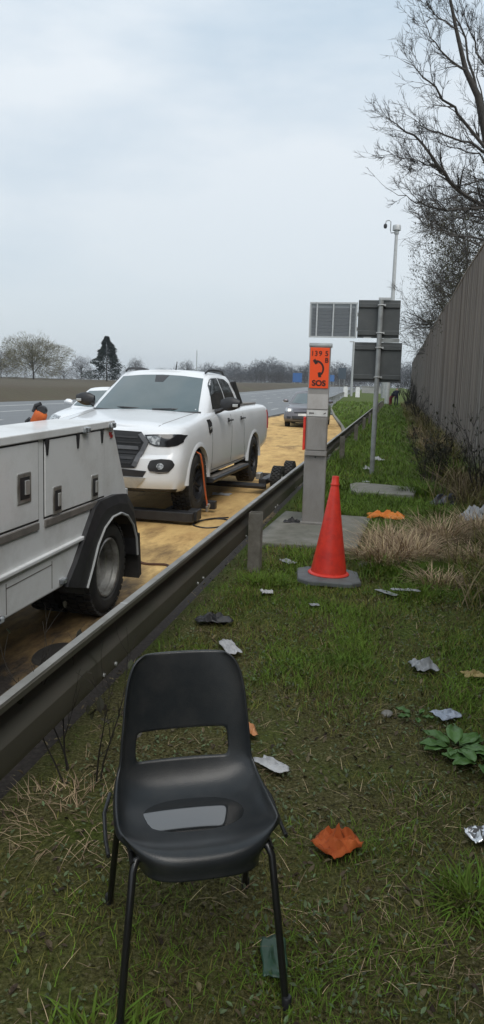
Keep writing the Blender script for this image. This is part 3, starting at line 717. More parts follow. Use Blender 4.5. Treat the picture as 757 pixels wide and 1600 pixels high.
    # stinger: boom, cross bar, wheel lift arms
    m = MB(); m.tube([(XC, 5.2, .42), (XC-.15, 6.4, .16), (XC-.28, 8.3, .04)], [.09, .08, .07], 4); fin(m).build('lift_boom', black_plastic, T)
    d = Vector((math.sin(-.08), math.cos(.08), 0))
    fx = lambda u, v: Vector((-3.30, 8.82, 0))+Vector((.9997, -.025, 0))*u+Vector((.025, .9997, 0))*v
    m = MB()
    def bar(a, b, w, z0, z1):
        a = Vector(a); b = Vector(b); dd = (b-a).normalized(); n = Vector((-dd.y, dd.x, 0))*w/2
        P = [a+n, a-n, b-n, b+n]; m.add([(p.x, p.y, z0) for p in P]+[(p.x, p.y, z1) for p in P], [(0, 1, 2, 3), (4, 5, 6, 7), (0, 1, 5, 4), (1, 2, 6, 5), (2, 3, 7, 6), (3, 0, 4, 7)])
    bar(fx(-1.05, -.50), fx(1.03, -.50), .16, -.035, .085); fin(m).build('cross_bar', black_plastic, T, bevel=.012)
    for s in (-1, 1):
        m = MB(); bar(fx(s*.62, -.48), fx(s*.62, .48), .09, -.03, .06); bar(fx(s*.60, .44), fx(s*1.04, .44), .10, -.03, .08); bar(fx(s*1.0, -.50), fx(s*1.0, -.30), .12, -.03, .10); fin(m).build('wheel_lift_arm', black_plastic, T, bevel=.01)
recovery_truck()

# orange strap over the pickup's front wheel
fx = lambda u, v, z: Vector((-3.30, 8.82, 0))+Vector((.9997, -.025, 0))*u+Vector((.025, .9997, 0))*v+Vector((0, 0, z))
def ribbon(m, pts, w, t=.006, wd=Vector((0, 1, 0))):
    rows = []
    for p in pts:
        p = Vector(p); rows.append([p-wd*w/2, p+wd*w/2, p+wd*w/2+Vector((t, 0, 0)), p-wd*w/2+Vector((t, 0, 0))])
    m.grid(rows, wrap=True); n = len(pts); m.add(rows[0], [(0, 1, 2, 3)]); m.add(rows[-1], [(0, 1, 2, 3)])
t = thing('wheel_strap', 'orange webbing strap pulled tight over the front wheel of the white pickup', 'strap', (fx(.96, .0, 0)))
m = MB(); o_ = fx(.96, .0, 0)
pts = [fx(.70, -.14, .80), fx(.86, -.10, .80), fx(.955, -.06, .74), fx(.975, -.02, .60), fx(.985, .02, .40), fx(1.0, .06, .22), fx(1.02, .10, .05)]
ribbon(m, [p-o_ for p in pts], .055); m.build('webbing', orange_web, t)
m = MB(); m.box(fx(1.02, .10, .03)-o_, (.03, .09, .08)); m.box(fx(1.03, .10, .07)-o_, (.04, .06, .05)); m.build('ratchet', steel_rim, t, bevel=.008)

# dolly under the rear axle
def dolly():
    o = fx(1.45, 2.72, 0); T = thing('tow_dolly', 'low black wheeled dolly beside the rear wheel of the white pickup', 'dolly', (o.x, o.y, ROAD), R(-4))
    for v in (-.30, .58):
        wheel(T, (.06, v, .225), .225, .155, 1, .095, steel_rim, 0, tread=22)
    m = MB(); m.box((-.16, .14, .20), (.12, 1.1, .09)); m.tube([(-.1, -.30, .22), (.06, -.30, .22)], .03, 8); m.tube([(-.1, .58, .22), (.06, .58, .22)], .03, 8); m.build('side_frame', black_plastic, T, bevel=.01)
    m = MB(); m.tube([(-.1, -.42, .13), (-2.3, -.42, .13)], .045, 8); m.build('cross_tube', black_plastic, T, smooth=True)
    m = MB(); m.tube([(-.1, .95, .13), (-2.3, .95, .13)], .045, 8); m.build('cross_tube', black_plastic, T, smooth=True)
    m = MB(); m.box((-.24, -.3, .28), (.08, .16, .10)); m.build('bracket', steel_rim, T, bevel=.01)
dolly()

# lamp on the truck's deck
def deck_lamp():
    p = at(54, 664, 4.75); T = thing('work_lamp', 'small orange and black lamp standing behind the white locker of the recovery truck', 'lamp', (p.x, p.y, 1.27))
    m = MB(); q = RY(R(28)).to_4x4()
    m.lathe([(.001, .0), (.045, .0), (.05, .01), (.045, .03), (.048, .04), (.048, .10), (.044, .12), (.036, .13), (.001, .135)], 20, q); m.build('lamp_body', orange_web, T, smooth=True)
    m = MB(); m.lathe([(.051, -.005), (.054, 0), (.054, .028), (.046, .034)], 20, q); m.tube([(-.06, .0, .0), (-.055, 0, .04), (-.03, 0, .06)], .018, 8); m.build('collar', black_plastic, T, smooth=True)
    m = MB(); M_ = Matrix.Translation((.062, 0, .125)) @ Matrix.Rotation(PI/2, 4, 'X') @ Matrix.Rotation(.2, 4, 'Y')
    m.lathe([(.001, -.03), (.028, -.03), (.034, -.015), (.034, .02), (.028, .03), (.001, .03)], 18, M_); m.build('lamp_head', black_plastic, T, smooth=True)
    m = MB(); m.tube([(.0, 0, .11), (.015, 0, .155), (.05, 0, .165)], [.02, .018, .02], 8); m.build('lamp_neck', black_plastic, T, smooth=True)
    m = MB(); m.box((.0, 0, -.005), (.17, .1, .012)); m.build('foot_plate', black_plastic, T)
deck_lamp()
# ------------------------------------------------------------------ roadside furniture
def crash_barrier():
    T = thing('crash_barrier', 'galvanised steel crash barrier running along the edge of the lay-by', 'crash barrier', (-1.2, 6.16, 0))
    o = Vector((-1.2, 6.16, 0))
    sec = [(-1.246, .535), (-1.242, .552), (-1.205, .556), (-1.199, .550), (-1.199, .528), (-1.206, .522), (-1.240, .512), (-1.292, .492), (-1.300, .480), (-1.300, .452), (-1.292, .440), (-1.236, .395), (-1.225, .380), (-1.222, .300), (-1.230, .270), (-1.262, .240), (-1.275, .236)]
    back = [(x-.006, z-.001) for x, z in reversed(sec)]
    m = MB(); y = -3.4
    while y < 70:
        y2 = min(y+3.2, 70.2)
        rows = []
        for k in range(4):
            yy = lerp(y-.12, y2, k/3)
            off = .003 if k == 0 else 0
            wob = noise.noise(Vector((yy*.35, 1, 1)))*.008
            rows.append([(x+off+wob-o.x, yy-o.y, z+rise(yy)+off+noise.noise(Vector((yy*.3, 5, 1)))*.006) for x, z in sec+back])
        m.grid(rows, wrap=True)
        y += 3.2
    m.build('beam', galv_rail, T, smooth=True, ang=30)
    m = MB(); y = -3.4
    while y < 70.2:
        for dz in (.30,):
            for dy in (-.05, .09): m.tube([(-1.235-o.x, y+dy-o.y, dz+rise(y)), (-1.212-o.x, y+dy-o.y, dz+rise(y))], .009, 6)
        m.box((-1.221-o.x, y+.2-o.y, .5605+rise(y)), (.034, .012, .003))
        y += 1.6
    b = m.build('bolt', galv_clean, T); b['kind'] = 'stuff'
    m = MB(); m.grid([[(-1.240-o.x, y-o.y, .5585+rise(y)), (-1.203-o.x, y-o.y, .5600+rise(y)), (-1.203-o.x, y-o.y, .553+rise(y)), (-1.240-o.x, y-o.y, .550+rise(y))] for y in [-3.4+i*1.6 for i in range(47)]], wrap=True); m.build('top_flange', mat('rail_lit_edge', (.34, .33, .31), .5, metal=.2, col2=(.22, .215, .20), scale=5, dirt=(.12, .11, .08), dirt_amt=.5), T)  # paler colour paints the rail's top face as lit from above
    for i, y in enumerate([-4.2, .95, 6.16, 11.4, 16.7, 22.4, 28.2, 34, 39.8, 45.6, 51.4, 57.2, 63, 68.8]):
        m = MB(); z = rise(y); lean = .01*math.sin(i*3)
        pr = [(-.055, -.05), (.055, -.05), (.055, -.038), (-.043, -.038), (-.043, .038), (.055, .038), (.055, .05), (-.055, .05)]
        X = -1.135-o.x
        v = [(X+a, y+b-o.y, -.15+z) for a, b in pr]+[(X+a+lean, y+b-o.y, .515+z) for a, b in pr]; n = 8
        m.add(v, [tuple(range(n)), tuple(range(2*n-1, n-1, -1))]+[(k, k+n, (k+1) % n+n, (k+1) % n) for k in range(n)])
        m.build('post', mat('post_weathered', (.23, .215, .19), .75, col2=(.14, .13, .11), scale=9, dirt=(.07, .065, .045), dirt_amt=.7, dirt_scale=7, bump=.001), T)
crash_barrier()

# concrete pads
def slab(name, label, pts, z, h, mt=concrete):
    cx = sum(p[0] for p in pts)/len(pts); cy = sum(p[1] for p in pts)/len(pts)
    m = MB(); m.prism([(x-cx, y-cy) for x, y in pts], -.06, h, 'z'); o = m.build(name, mt, None, bevel=.012); o.location = (cx, cy, z); return tag(o, label, 'concrete slab')
slab('concrete_pad', 'rectangular concrete pad under the orange emergency telephone post', [(-1.38, 7.15), (-.30, 7.2), (-.22, 9.05), (-1.30, 9.1)], .0, .035)
slab('concrete_strip', 'narrow concrete strip across the grass behind the telephone post', [(-.60, 11.25), (-.52, 11.05), (.35, 11.1), (.42, 12.0), (-.55, 12.25), (-.66, 12.0)], .02, .035)

FONT = None
def lettering(parent, txt, size, loc, rot, mt, name='lettering', bold=.0, sx=1.0):
    c = bpy.data.curves.new(name, 'FONT'); c.body = txt; c.size = size; c.extrude = .0015; c.offset = bold; c.align_x = 'CENTER'; c.align_y = 'CENTER'
    o = bpy.data.objects.new(name, c); COL.objects.link(o); dg = bpy.context.evaluated_depsgraph_get(); dg.update()
    me = bpy.data.meshes.new_from_object(o.evaluated_get(dg)); bpy.data.objects.remove(o); me.materials.clear(); me.materials.append(mt)
    o = bpy.data.objects.new(name, me); COL.objects.link(o); o.parent = parent; o.location = loc; o.rotation_euler = rot; o.scale = (sx, 1, 1); return o
def sos_post():
    T = thing('emergency_telephone', 'grey emergency telephone post with orange SOS panel, standing on a concrete pad', 'emergency telephone', (-.875, 8.42, .035), R(4))
    w = .245
    # local: x right, -y faces the camera
    m = MB(); m.prism([(-.08, 0), (.10, 0), (.10, .84), (-.08, .84)], -w/2-.005, w/2+.005, 'x'); m.build('lower_column', post_metal, T, bevel=.012)
    m = MB(); m.box((0, .0, .012), (w+.04, .26, .024)); m.build('foot_plate', post_metal, T, bevel=.004)
    m = MB(); m.prism([(-.115, .84), (.11, .84), (.11, 1.325), (-.115, 1.325)], -w/2, w/2, 'x'); hs = m.build('housing', post_metal, T, bevel=.012)
    m = MB(); m.prism([(-.124, .865), (-.112, .865), (-.112, 1.235), (-.124, 1.235)], -w/2+.018, w/2-.012, 'x'); m.build('door', post_metal, hs, bevel=.003)
    m = MB(); m.prism([(-.118, .80), (-.07, .83), (-.07, .862), (-.118, .85)], -w/2, w/2, 'x'); m.build('door_lip', post_metal, hs, bevel=.003)
    m = MB(); m.prism([(-.122, 1.25), (-.11, 1.25), (-.11, 1.318), (-.122, 1.318)], -w/2+.006, w/2-.006, 'x'); lp = m.build('label_plate', line_white, hs)
    m = MB()
    for k in range(5): m.box((-.085+k*.011, -.1235, 1.285), (.007, .003, .016 if k else .024))
    m.box((.085, -.1235, 1.285), (.03, .003, .008), rot=RY(-.5)); m.build('label_print', black_ink, hs)
    m = MB(); m.lathe([(.009, 0), (.009, .004), (.001, .004)], 10, Matrix.Translation((0, -.080, .78)) @ Matrix.Rotation(PI/2, 4, 'X')); m.build('lock', black_plastic, T)
    m = MB(); m.prism([(-.13, .86), (-.04, .86), (-.04, 1.24), (-.13, 1.24)], -w/2-.030, -w/2-.003, 'x'); m.build('side_flap', cone_red, T, bevel=.006)
    # head: tapering neck then sign box
    m = MB(); m.prism([(-.115, 1.327), (.11, 1.327), (.06, 1.50), (.06, 2.03), (-.062, 2.03), (-.062, 1.50)], -w/2+.002, w/2-.002, 'x'); hd = m.build('head', post_metal, T, bevel=.008)
    m = MB(); m.prism([(-.07, 2.03), (.065, 2.03), (.065, 2.055), (.03, 2.075), (-.04, 2.075), (-.07, 2.055)], -w/2-.003, w/2+.012, 'x'); m.build('cap', galv, T, bevel=.006)
    m = MB(); m.box((0, -.068, 1.795), (w-.028, .008, .455)); pn = m.build('orange_panel', orange_sign, T, bevel=.002)
    rt = (PI/2, 0, 0)
    y = -.0735
    for ch, x in (('1', -.083), ('3', -.042), ('9', .006), ('5', .076)): lettering(pn, ch, .078, (x, y, 1.955), rt, black_ink, bold=.0010)
    lettering(pn, 'B', .074, (.078, y, 1.880), rt, black_ink, bold=.0014)
    lettering(pn, 'SOS', .088, (0, y, 1.622), rt, black_ink, bold=.0028, sx=1.02)
    m = MB(); P = []
    for k in range(15):
        a = lerp(R(88), R(-46), k/14); q = Vector((-.040+.084*math.cos(a), y, 1.785+.088*math.sin(a))); P.append(q)
    rows = []
    for k, p in enumerate(P):
        t = (P[min(k+1, 14)]-P[max(k-1, 0)]).normalized(); n = Vector((-t.z, 0, t.x)); u = k/14
        w_ = .0105
        rows.append([p-n*w_+Vector((0, -.0012, 0)), p+n*w_+Vector((0, -.0012, 0)), p+n*w_+Vector((0, .002, 0)), p-n*w_+Vector((0, .002, 0))])
    m.grid(rows, wrap=True)
    for p, d in ((P[0], R(215)), (P[-1], R(190))):
        q = p+Vector((math.cos(d)*.014, 0, math.sin(d)*.014)); t = Vector((math.cos(d+PI/2), 0, math.sin(d+PI/2)))
        u_ = Vector((math.cos(d), 0, math.sin(d))); pts = [q-t*.030-u_*.016, q+t*.030-u_*.016, q+t*.026+u_*.017, q-t*.026+u_*.017]
        m.add([(a.x, y-.0012, a.z) for a in pts]+[(a.x, y+.002, a.z) for a in pts], [(0, 1, 2, 3), (4, 5, 6, 7), (0, 1, 5, 4), (1, 2, 6, 5), (2, 3, 7, 6), (3, 0, 4, 7)])
    m.build('handset_symbol', black_ink, pn)
sos_post()

def cone():
    T = thing('traffic_cone', 'tall plain red traffic cone on a grey octagonal base before the telephone post', 'traffic cone', (-.475, 6.02, .012), R(8))
    T.rotation_euler = (R(-1), R(1.6), R(8))
    m = MB(); a, b = .262, .175
    oct_ = [(-a, -b), (-b, -a), (b, -a), (a, -b), (a, b), (b, a), (-b, a), (-a, b)]
    rows = []
    for z, s in ((0, 1.0), (.028, 1.0), (.036, .97), (.040, .90), (.047, .70)): rows.append([(x*s, y*s, z) for x, y in oct_])
    m.grid(rows, wrap=True); m.add(rows[0], [tuple(range(8))]); m.add(rows[-1], [tuple(range(8))])
    m.build('base', mat('rubber_grey', (.15, .16, .165), .7, col2=(.10, .105, .11), scale=9, dirt=(.12, .12, .09), dirt_amt=.5, bump=.001), T, bevel=.004)
    m = MB(); m.lathe([(.172, .046), (.174, .054), (.166, .062), (.150, .066), (.146, .10), (.118, .26), (.088, .44), (.060, .62), (.036, .78), (.033, .795), (.037, .80), (.037, .812), (.031, .82), (.029, .868), (.027, .876), (.020, .876), (.018, .80)], 48)
    m.build('cone_body', cone_red, T, smooth=True, ang=40)
cone()

def back_sign():
    T = thing('road_sign', 'two grey sign backs one above the other on a grey pole in the grass', 'road sign', (-.371, 14.0, 0))
    m = MB(); m.tube([(0, 0, -.1), (0, 0, 3.235)], .045, 14); m.lathe([(.048, 3.235), (.046, 3.25), (.001, 3.255)], 14); m.build('pole', galv, T, smooth=True)
    for (x0, x1, z0, z1) in ((-.415, .355, 2.555, 3.25), (-.45, .425, 1.74, 2.475)):
        cx = (x0+x1)/2
        m = MB(); m.box((cx, .095, (z0+z1)/2), (x1-x0, .014, z1-z0)); p = m.build('sign_plate', sign_grey, T, bevel=.006)
        for z in (z0+.09, z1-.10):
            m = MB(); m.prism([(.056, z-.035), (.088, z-.05), (.088, z+.05), (.056, z+.035)], x0+.01, x1-.01, 'x'); m.build('channel', sign_grey, p)
            m = MB(); m.tube([(-.055, .05, z), (-.052, -.03, z), (0, -.056, z), (.052, -.03, z), (.055, .05, z)], .012, 5); m.box((.075, .035, z), (.03, .05, .035)); m.build('clamp', galv_clean, p)
    m = MB(); m.box((.20, .085, 2.515), (.34, .012, .07)); m.build('link_plate', galv, T)
    m = MB(); m.box((-.22, .02, 2.56), (.14, .05, .012)); m.box((.06, .09, 3.275), (.22, .06, .04)); m.build('bracket', galv_clean, T)
back_sign()

# large message sign seen from behind, on a cantilever
def message_sign():
    Y = 110.0; z_ = rise(Y); P = at(599, 615, Y)
    T = thing('message_sign', 'louvred grey back of a large motorway message sign held out over the road', 'message sign', (P.x, Y, z_))
    a = at(485, 472, Y); b = at(560, 470, Y); c = at(484, 527, Y)
    x0, x1, z1, z0 = a.x-P.x, b.x-P.x, a.z-z_, c.z-z_
    m = MB(); m.box(((x0+x1)/2, .5, (z0+z1)/2), (x1-x0-.3, .5, z1-z0-.3)); m.build('cabinet', mat('louvre_grey', (.30, .32, .33), .6, col2=(.24, .26, .27), scale=1), T)
    m = MB(); n = 8
    for k in range(n):
        z = lerp(z0+.5, z1-1.0, k/(n-1)); m.box(((x0+x1)/2, .18, z), (x1-x0-.8, .10, .46), rot=RX(.25))
    m.build('louvre', mat('louvre_slat', (.17, .18, .19), .7, col2=(.15, .16, .17)), T)
    m = MB()
    for x in (x0+.1, x0+1.1, (x0+x1)/2, x1-1.0, x1-.1): m.box((x, .02, (z0+z1)/2), (.20, .16, z1-z0))
    for z in (z0+.1, z1-.1): m.box(((x0+x1)/2, 0, z), (x1-x0, .18, .22))
    m.build('frame', galv_clean, T)
    m = MB(); m.tube([(0, 1.2, -.3), (0, 1.2, z1-1.2)], .38, 12); m.build('mast', galv, T, smooth=True)
    m = MB(); m.box((x0/2, 1.2, z1-1.6), (abs(x0), .5, .5)); m.box((x0/2, 1.2, z0+1.4), (abs(x0), .5, .5)); m.build('arm', galv, T)
message_sign()

def mast():
    Y = 78.0; P = at(611, 520, Y); top = at(619.5, 352, Y); z_ = rise(Y)
    T = thing('camera_mast', 'very tall thin grey camera mast rising behind the sign backs', 'camera mast', (P.x, Y, z_))
    h = top.z-z_
    m = MB(); m.tube([(0, 0, -.2), (0, 0, h*.6), (0, 0, h-.8)], [.26, .21, .16], 12); m.build('pole', galv_clean, T, smooth=True)
    m = MB(); m.lathe([(.20, h-.9), (.24, h-.8), (.24, h-.55), (.42, h-.5), (.42, h-.1), (.38, h), (.001, h)], 14); m.build('head', galv_clean, T, smooth=True)
    m = MB(); m.tube([(0, 0, h-.7), (-.55, 0, h-.75), (-.62, 0, h-.5), (-.62, 0, h+.35), (-.8, 0, h+.5), (-1.1, 0, h+.42), (-1.15, 0, h+.1)], .05, 6); m.build('bracket', galv, T, smooth=True)
    m = MB(); m.lathe([(.001, -.3), (.14, -.25), (.19, -.05), (.16, .12), (.06, .2), (.001, .2)], 12, Matrix.Translation((-1.15, 0, h-.02))); m.build('camera', black_plastic, T, smooth=True)
mast()
def lamp_post():
    Y = 118.0; P = at(549, 618, Y); tp = at(551.5, 534, Y); z_ = rise(Y)
    T = thing('pole', 'thin pale pole with a small top arm on the grass beyond the grey car', 'pole', (P.x, Y, z_)); h = tp.z-z_
    m = MB(); m.tube([(0, 0, -.2), (0, 0, h)], [.2, .15], 8); m.build('shaft', galv_clean, T, smooth=True)
    m = MB(); m.box((-.25, 0, h), (.8, .25, .14)); m.build('arm', galv_clean, T)
lamp_post()
for px, lb in ((540, 'white marker post on the grass, left of the thin pale pole'), (559, 'white marker post on the grass, right of the thin pale pole')):
    Y = 112.0; P = at(px, 618, Y); T = thing('marker_post', lb, 'marker post', (P.x, Y, rise(Y)), group='white marker posts')
    m = MB(); m.prism([(-.32, -.1), (.32, -.1), (.32, 1.35), (.20, 1.55), (-.20, 1.55), (-.32, 1.35)], -.1, .1, 'y'); m.build('stake', mat('marker_white', (.8, .8, .8), .6), T)
# distant barrier on the widening verge
def far_barrier():
    pts = [(-5.55, 62), (-6.3, 78), (-7.2, 95), (-8.2, 125), (-9.2, 160), (-10.5, 220), (-12, 300)]
    T = thing('crash_barrier', 'distant dark crash barrier curving away beyond the grey car', 'crash barrier', (pts[0][0], pts[0][1], rise(62)))
    o = Vector((pts[0][0], pts[0][1], 0)); z0 = rise(62)
    m = MB(); m.grid([[(x-.04-o.x, y-o.y, rise(y)+.36-z0), (x-.04-o.x, y-o.y, rise(y)+.72-z0), (x+.04-o.x, y-o.y, rise(y)+.72-z0), (x+.04-o.x, y-o.y, rise(y)+.36-z0)] for x, y in pts], wrap=True); m.build('beam', galv_rail, T)
    for i in range(40):
        y = 62+i*4.2; x = interp(y, [(b, a) for a, b in pts]); m = MB(); m.box((x+.1-o.x, y-o.y, rise(y)+.3-z0), (.1, .12, .75)); m.build('post', galv, T)
far_barrier()
def cabinet_wall():
    Y = 150.0; a = at(566, 604, Y); b = at(600, 604, Y); z_ = rise(Y)
    T = thing('concrete_block_wall', 'low pale concrete wall far down the verge below the sign backs', 'wall', ((a.x+b.x)/2, Y, z_))
    w = b.x-a.x; h = a.z-z_
    m = MB(); m.box((0, 0, h/2), (w, .6, h)); m.build('wall', mat('pale_concrete', (.34, .34, .33), .9, scale=1), T)
    m = MB(); m.box((0, 0, h+.06), (w+.2, .8, .12)); m.build('coping', mat('pale_concrete'), T)
cabinet_wall()
for (px, pz0, pz1, wpx, Y, nm, lb, col) in ((465, 597, 583, 15, 230, 'road_sign', 'far blue sign board just left of the telephone post', (.04, .13, .35)),
        (535, 592, 575, 13, 200, 'road_sign', 'far dark square sign back right of the telephone post', (.05, .07, .09)),
        (519, 596, 586, 8, 230, 'road_sign', 'far small blue sign at the right edge of the telephone post', (.06, .16, .38))):
    a = at(px-wpx/2, pz0, Y); b = at(px+wpx/2, pz1, Y); z_ = rise(Y)
    T = thing(nm, lb, 'road sign', ((a.x+b.x)/2, Y, z_)); w = b.x-a.x
    m = MB(); m.box((0, 0, (a.z+b.z)/2-z_), (w, .12, b.z-a.z)); m.build('sign_plate', mat('sign_%d' % px, col, .5), T)
    m = MB()
    for s in (-.3, .3): m.tube([(s*w, .15, -.2), (s*w, .15, b.z-z_)], .09, 6)
    m.build('pole', galv, T)

# timber fence
def fence():
    X = 1.55; y0, y1 = -3.0, 84.0; H_ = 4.62
    T = thing('timber_fence', 'tall weathered brown timber noise fence of close upright boards', 'fence', (X, 10, 0))
    rnd = random.Random(4); m = MB(); y = y0
    top = lambda y: 4.60+rise(y)+.05*math.sin(y*.21)+.03*math.sin(y*.7)
    while y < y1:
        w = rnd.uniform(.138, .150); dx = rnd.uniform(-.010, .010); t = top(y)-.04+rnd.uniform(-.015, .01); bev = .012
        c = [(X+.02+dx, y), (X-.012+dx, y), (X-.02+dx, y+bev), (X-.02+dx+rnd.uniform(-.004, .004), y+w-bev), (X-.012+dx, y+w), (X+.02+dx, y+w)]
        c = [(a-X, b-10) for a, b in c]; n = 6; z = rise(y)-.1
        m.add([(a, b, z) for a, b in c]+[(a, b, t) for a, b in c], [tuple(range(n)), tuple(range(2*n-1, n-1, -1))]+[(k, k+n, (k+1) % n+n, (k+1) % n) for k in range(n)])
        y += w+rnd.uniform(.002, .007)
    m.build('boards', wood_fence, T)
    m = MB(); ys = [y0+i*.6 for i in range(int((y1-y0)/.6)+1)]
    m.grid([[(-.035, y-10, top(y)-.05), (-.035, y-10, top(y)), (.05, y-10, top(y)+.01), (.05, y-10, top(y)-.05)] for y in ys], wrap=True); m.build('capping', mat('wood_cap', (.20, .165, .125), .8, col2=(.13, .11, .085), scale=6, stretch=(1, .2, 1)), T)
    m = MB()
    for z in (.8, 2.2, 3.6): m.grid([[(.03, y-10, z+rise(y)), (.03, y-10, z+.1+rise(y)), (.09, y-10, z+.1+rise(y)), (.09, y-10, z+rise(y))] for y in ys], wrap=True)
    m.build('rail', wood_fence, T)
    for i in range(29):
        y = y0+.3+i*3.0
        m = MB(); m.box((.17, y-10, 2.2+rise(y)), (.16, .14, 4.9)); m.build('post', wood_fence, T)
    m = MB(); m.box((-.030, 14.15-10, 2.36), (.014, .05, 4.4)); q = m.build('cover_strip', mat('strip_grey', (.36, .34, .31), .7, col2=(.24, .22, .2), scale=5, stretch=(1, 1, .2)), T); q['label'] = 'pale narrow strip covering a joint between the boards'
    for y in (8.2, 11.3, 20.3, 26.4, 32.4):
        m = MB(); m.box((-.026, y-10, 2.36+rise(y)), (.012, .035, 4.4)); m.build('cover_strip', wood_fence, T)
fence()

# ------------------------------------------------------------------ chair
def chair():
    f = Vector((.19, -.41, 0)).normalized(); rz = math.atan2(f.x, -f.y)
    T = thing('plastic_chair', 'black moulded plastic stacking chair with rain water on its seat, in the near grass', 'chair', (-.482, 1.82, 0), rz)
    T.scale = (.965, .965, 1)
    # profile: local -y is the front
    prof = [(-.212, .400), (-.214, .428), (-.192, .447), (-.15, .452), (-.09, .441), (-.03, .432), (.03, .428), (.09, .432), (.135, .446), (.165, .472), (.183, .508), (.195, .550), (.2045, .590), (.211, .618), (.228, .70), (.239, .75), (.247, .785), (.252, .802), (.254, .812)]
    hwid = [.165, .185, .202, .216, .222, .223, .222, .218, .213, .208, .203, .200, .197, .193, .187, .177, .163, .147, .125]
    lift = [-.018, .0, .012, .020, .026, .030, .034, .038, .040, .03, .0, 0, 0, 0, 0, 0, 0, 0, 0]       # side edge raised (seat) / curved forward (back)
    fw = [0, 0, 0, 0, 0, 0, 0, 0, .01, .025, .036, .042, .045, .045, .043, .040, .036, .030, .022]
    NU = 20; m = MB(); P = []
    for (y, z), w, l, g in zip(prof, hwid, lift, fw):
        row = []
        for k in range(NU+1):
            u = -1+2*k/NU; a = abs(u); e = a**2.6
            fr = (.115, .100, .070, .030)[len(P)] if len(P) < 4 else 0
            row.append(Vector((w*math.sin(u*PI/2*.93)/math.sin(PI/2*.93), y-g*a**2.2+fr*a**3.0, z+l*e-(.017*max(0, 1-(u/.95)**2-((y+.015)/.19)**2)**.8 if len(P) < 10 else 0))))
        P.append(row)
    hole = {(i, j) for i in (10, 11) for j in range(4, NU-5)}
    vs_ = [p for r in P for p in r]; fs = []; n = NU+1
    for i in range(len(P)-1):
        for j in range(NU):
            if (i, j) in hole: continue
            fs.append((i*n+j, i*n+j+1, (i+1)*n+j+1, (i+1)*n+j))
    # rim rolled down round the edge
    ring = [(0, j) for j in range(NU+1)]+[(i, NU) for i in range(1, len(P))]+[(len(P)-1, j) for j in range(NU-1, -1, -1)]+[(i, 0) for i in range(len(P)-2, 0, -1)]
    c = Vector((0, 0, 0)); base = len(vs_)
    for i, j in ring:
        p = P[i][j]
        if i < 9: q = p+Vector((.006*(1 if j > NU/2 else -1) if 0 < i else 0, -.004 if i == 0 else 0, -.016))
        else: q = p+Vector((0, .014, -.002 if i < len(P)-1 else -.006))
        vs_.append(q)
    R_ = len(ring)
    for k in range(R_):
        a = ring[k]; b = ring[(k+1) % R_]; fs.append((a[0]*n+a[1], base+k, base+(k+1) % R_, b[0]*n+b[1]))
    m.add(vs_, fs); sh = m.build('seat_shell', chair_black, T, smooth=True, normals=True, ang=180)
    q = sh.modifiers.new('sub', 'SUBSURF'); q.levels = 2; q.render_levels = 2
    q = sh.modifiers.new('sol', 'SOLIDIFY'); q.thickness = .0045; q.offset = 0
    # steel tube frame
    for s in (-1, 1):
        m = MB()
        m.tube([(s*.225, -.235, .0), (s*.205, -.195, .22), (s*.188, -.165, .395), (s*.180, -.150, .412), (s*.15, -.13, .416), (0, -.13, .416)], .0105, 10); m.build('leg', tube_black, T, smooth=True)
        m = MB(); m.tube([(s*.225, .255, 0), (s*.212, .20, .22), (s*.200, .15, .40), (s*.19, .135, .418), (s*.16, .13, .418), (0, .13, .414)], .0105, 10); m.build('leg', tube_black, T, smooth=True)
        m = MB(); m.tube([(s*.188, -.160, .41), (s*.198, .145, .41)], .008, 8); m.build('side_rail', tube_black, T, smooth=True)
        m = MB(); m.tube([(s*.248, -.10, .40), (s*.252, -.02, .395), (s*.252, .08, .41), (s*.232, .15, .43)], .006, 8); m.build('linking_hook', tube_black, T, smooth=True)
        for yy in (-.236, .256):
            m = MB(); m.lathe([(.001, -.002), (.014, -.002), (.014, .03), (.011, .034)], 10, Matrix.Translation((s*.226, yy, 0))); m.build('foot_cap', black_plastic, T, smooth=True)
    # water lying in the dish of the seat
    bv = bvh_of(sh)
    pts = [(-.135, .06), (-.11, .095), (-.04, .11), (.03, .112), (.07, .10), (.10, .05), (.125, -.03), (.13, -.09), (.11, -.125), (.06, -.115), (.0, -.08), (-.06, -.03), (-.11, .02)]
    def shz(x, y):
        h = bv.ray_cast(Vector((x, y, 2)), Vector((0, 0, -1)))[0]; return h.z if h else 9
    cx, cy = .012, .0; zt = min(shz(.01*a, .01*b) for a in range(-9, 11) for b in range(-9, 10))+.0095
    outer = []
    for k in range(64):
        a = 2*PI*k/64; r_ = .01; lim = .150+.012*math.sin(3*a)
        while r_ < lim and shz(cx+r_*math.cos(a), cy+r_*math.sin(a)) < zt+.0015: r_ += .002
        outer.append((cx+r_*math.cos(a), cy+r_*math.sin(a), r_ >= lim))
    m = MB()
    m.grid([[(lerp(cx, x, t), lerp(cy, y, t), zt) for x, y, e in outer] for t in (1, .6, .2)], wrap=True)
    m.add([(lerp(cx, x, .2), lerp(cy, y, .2), zt) for x, y, e in outer], [tuple(range(64))])
    w = m.build('rain_water', mat('water_film', (.012, .013, .013), .03, spec=1.0, coat=1.0), T)
    w['label'] = 'shallow puddle of rain water reflecting the sky'
chair()

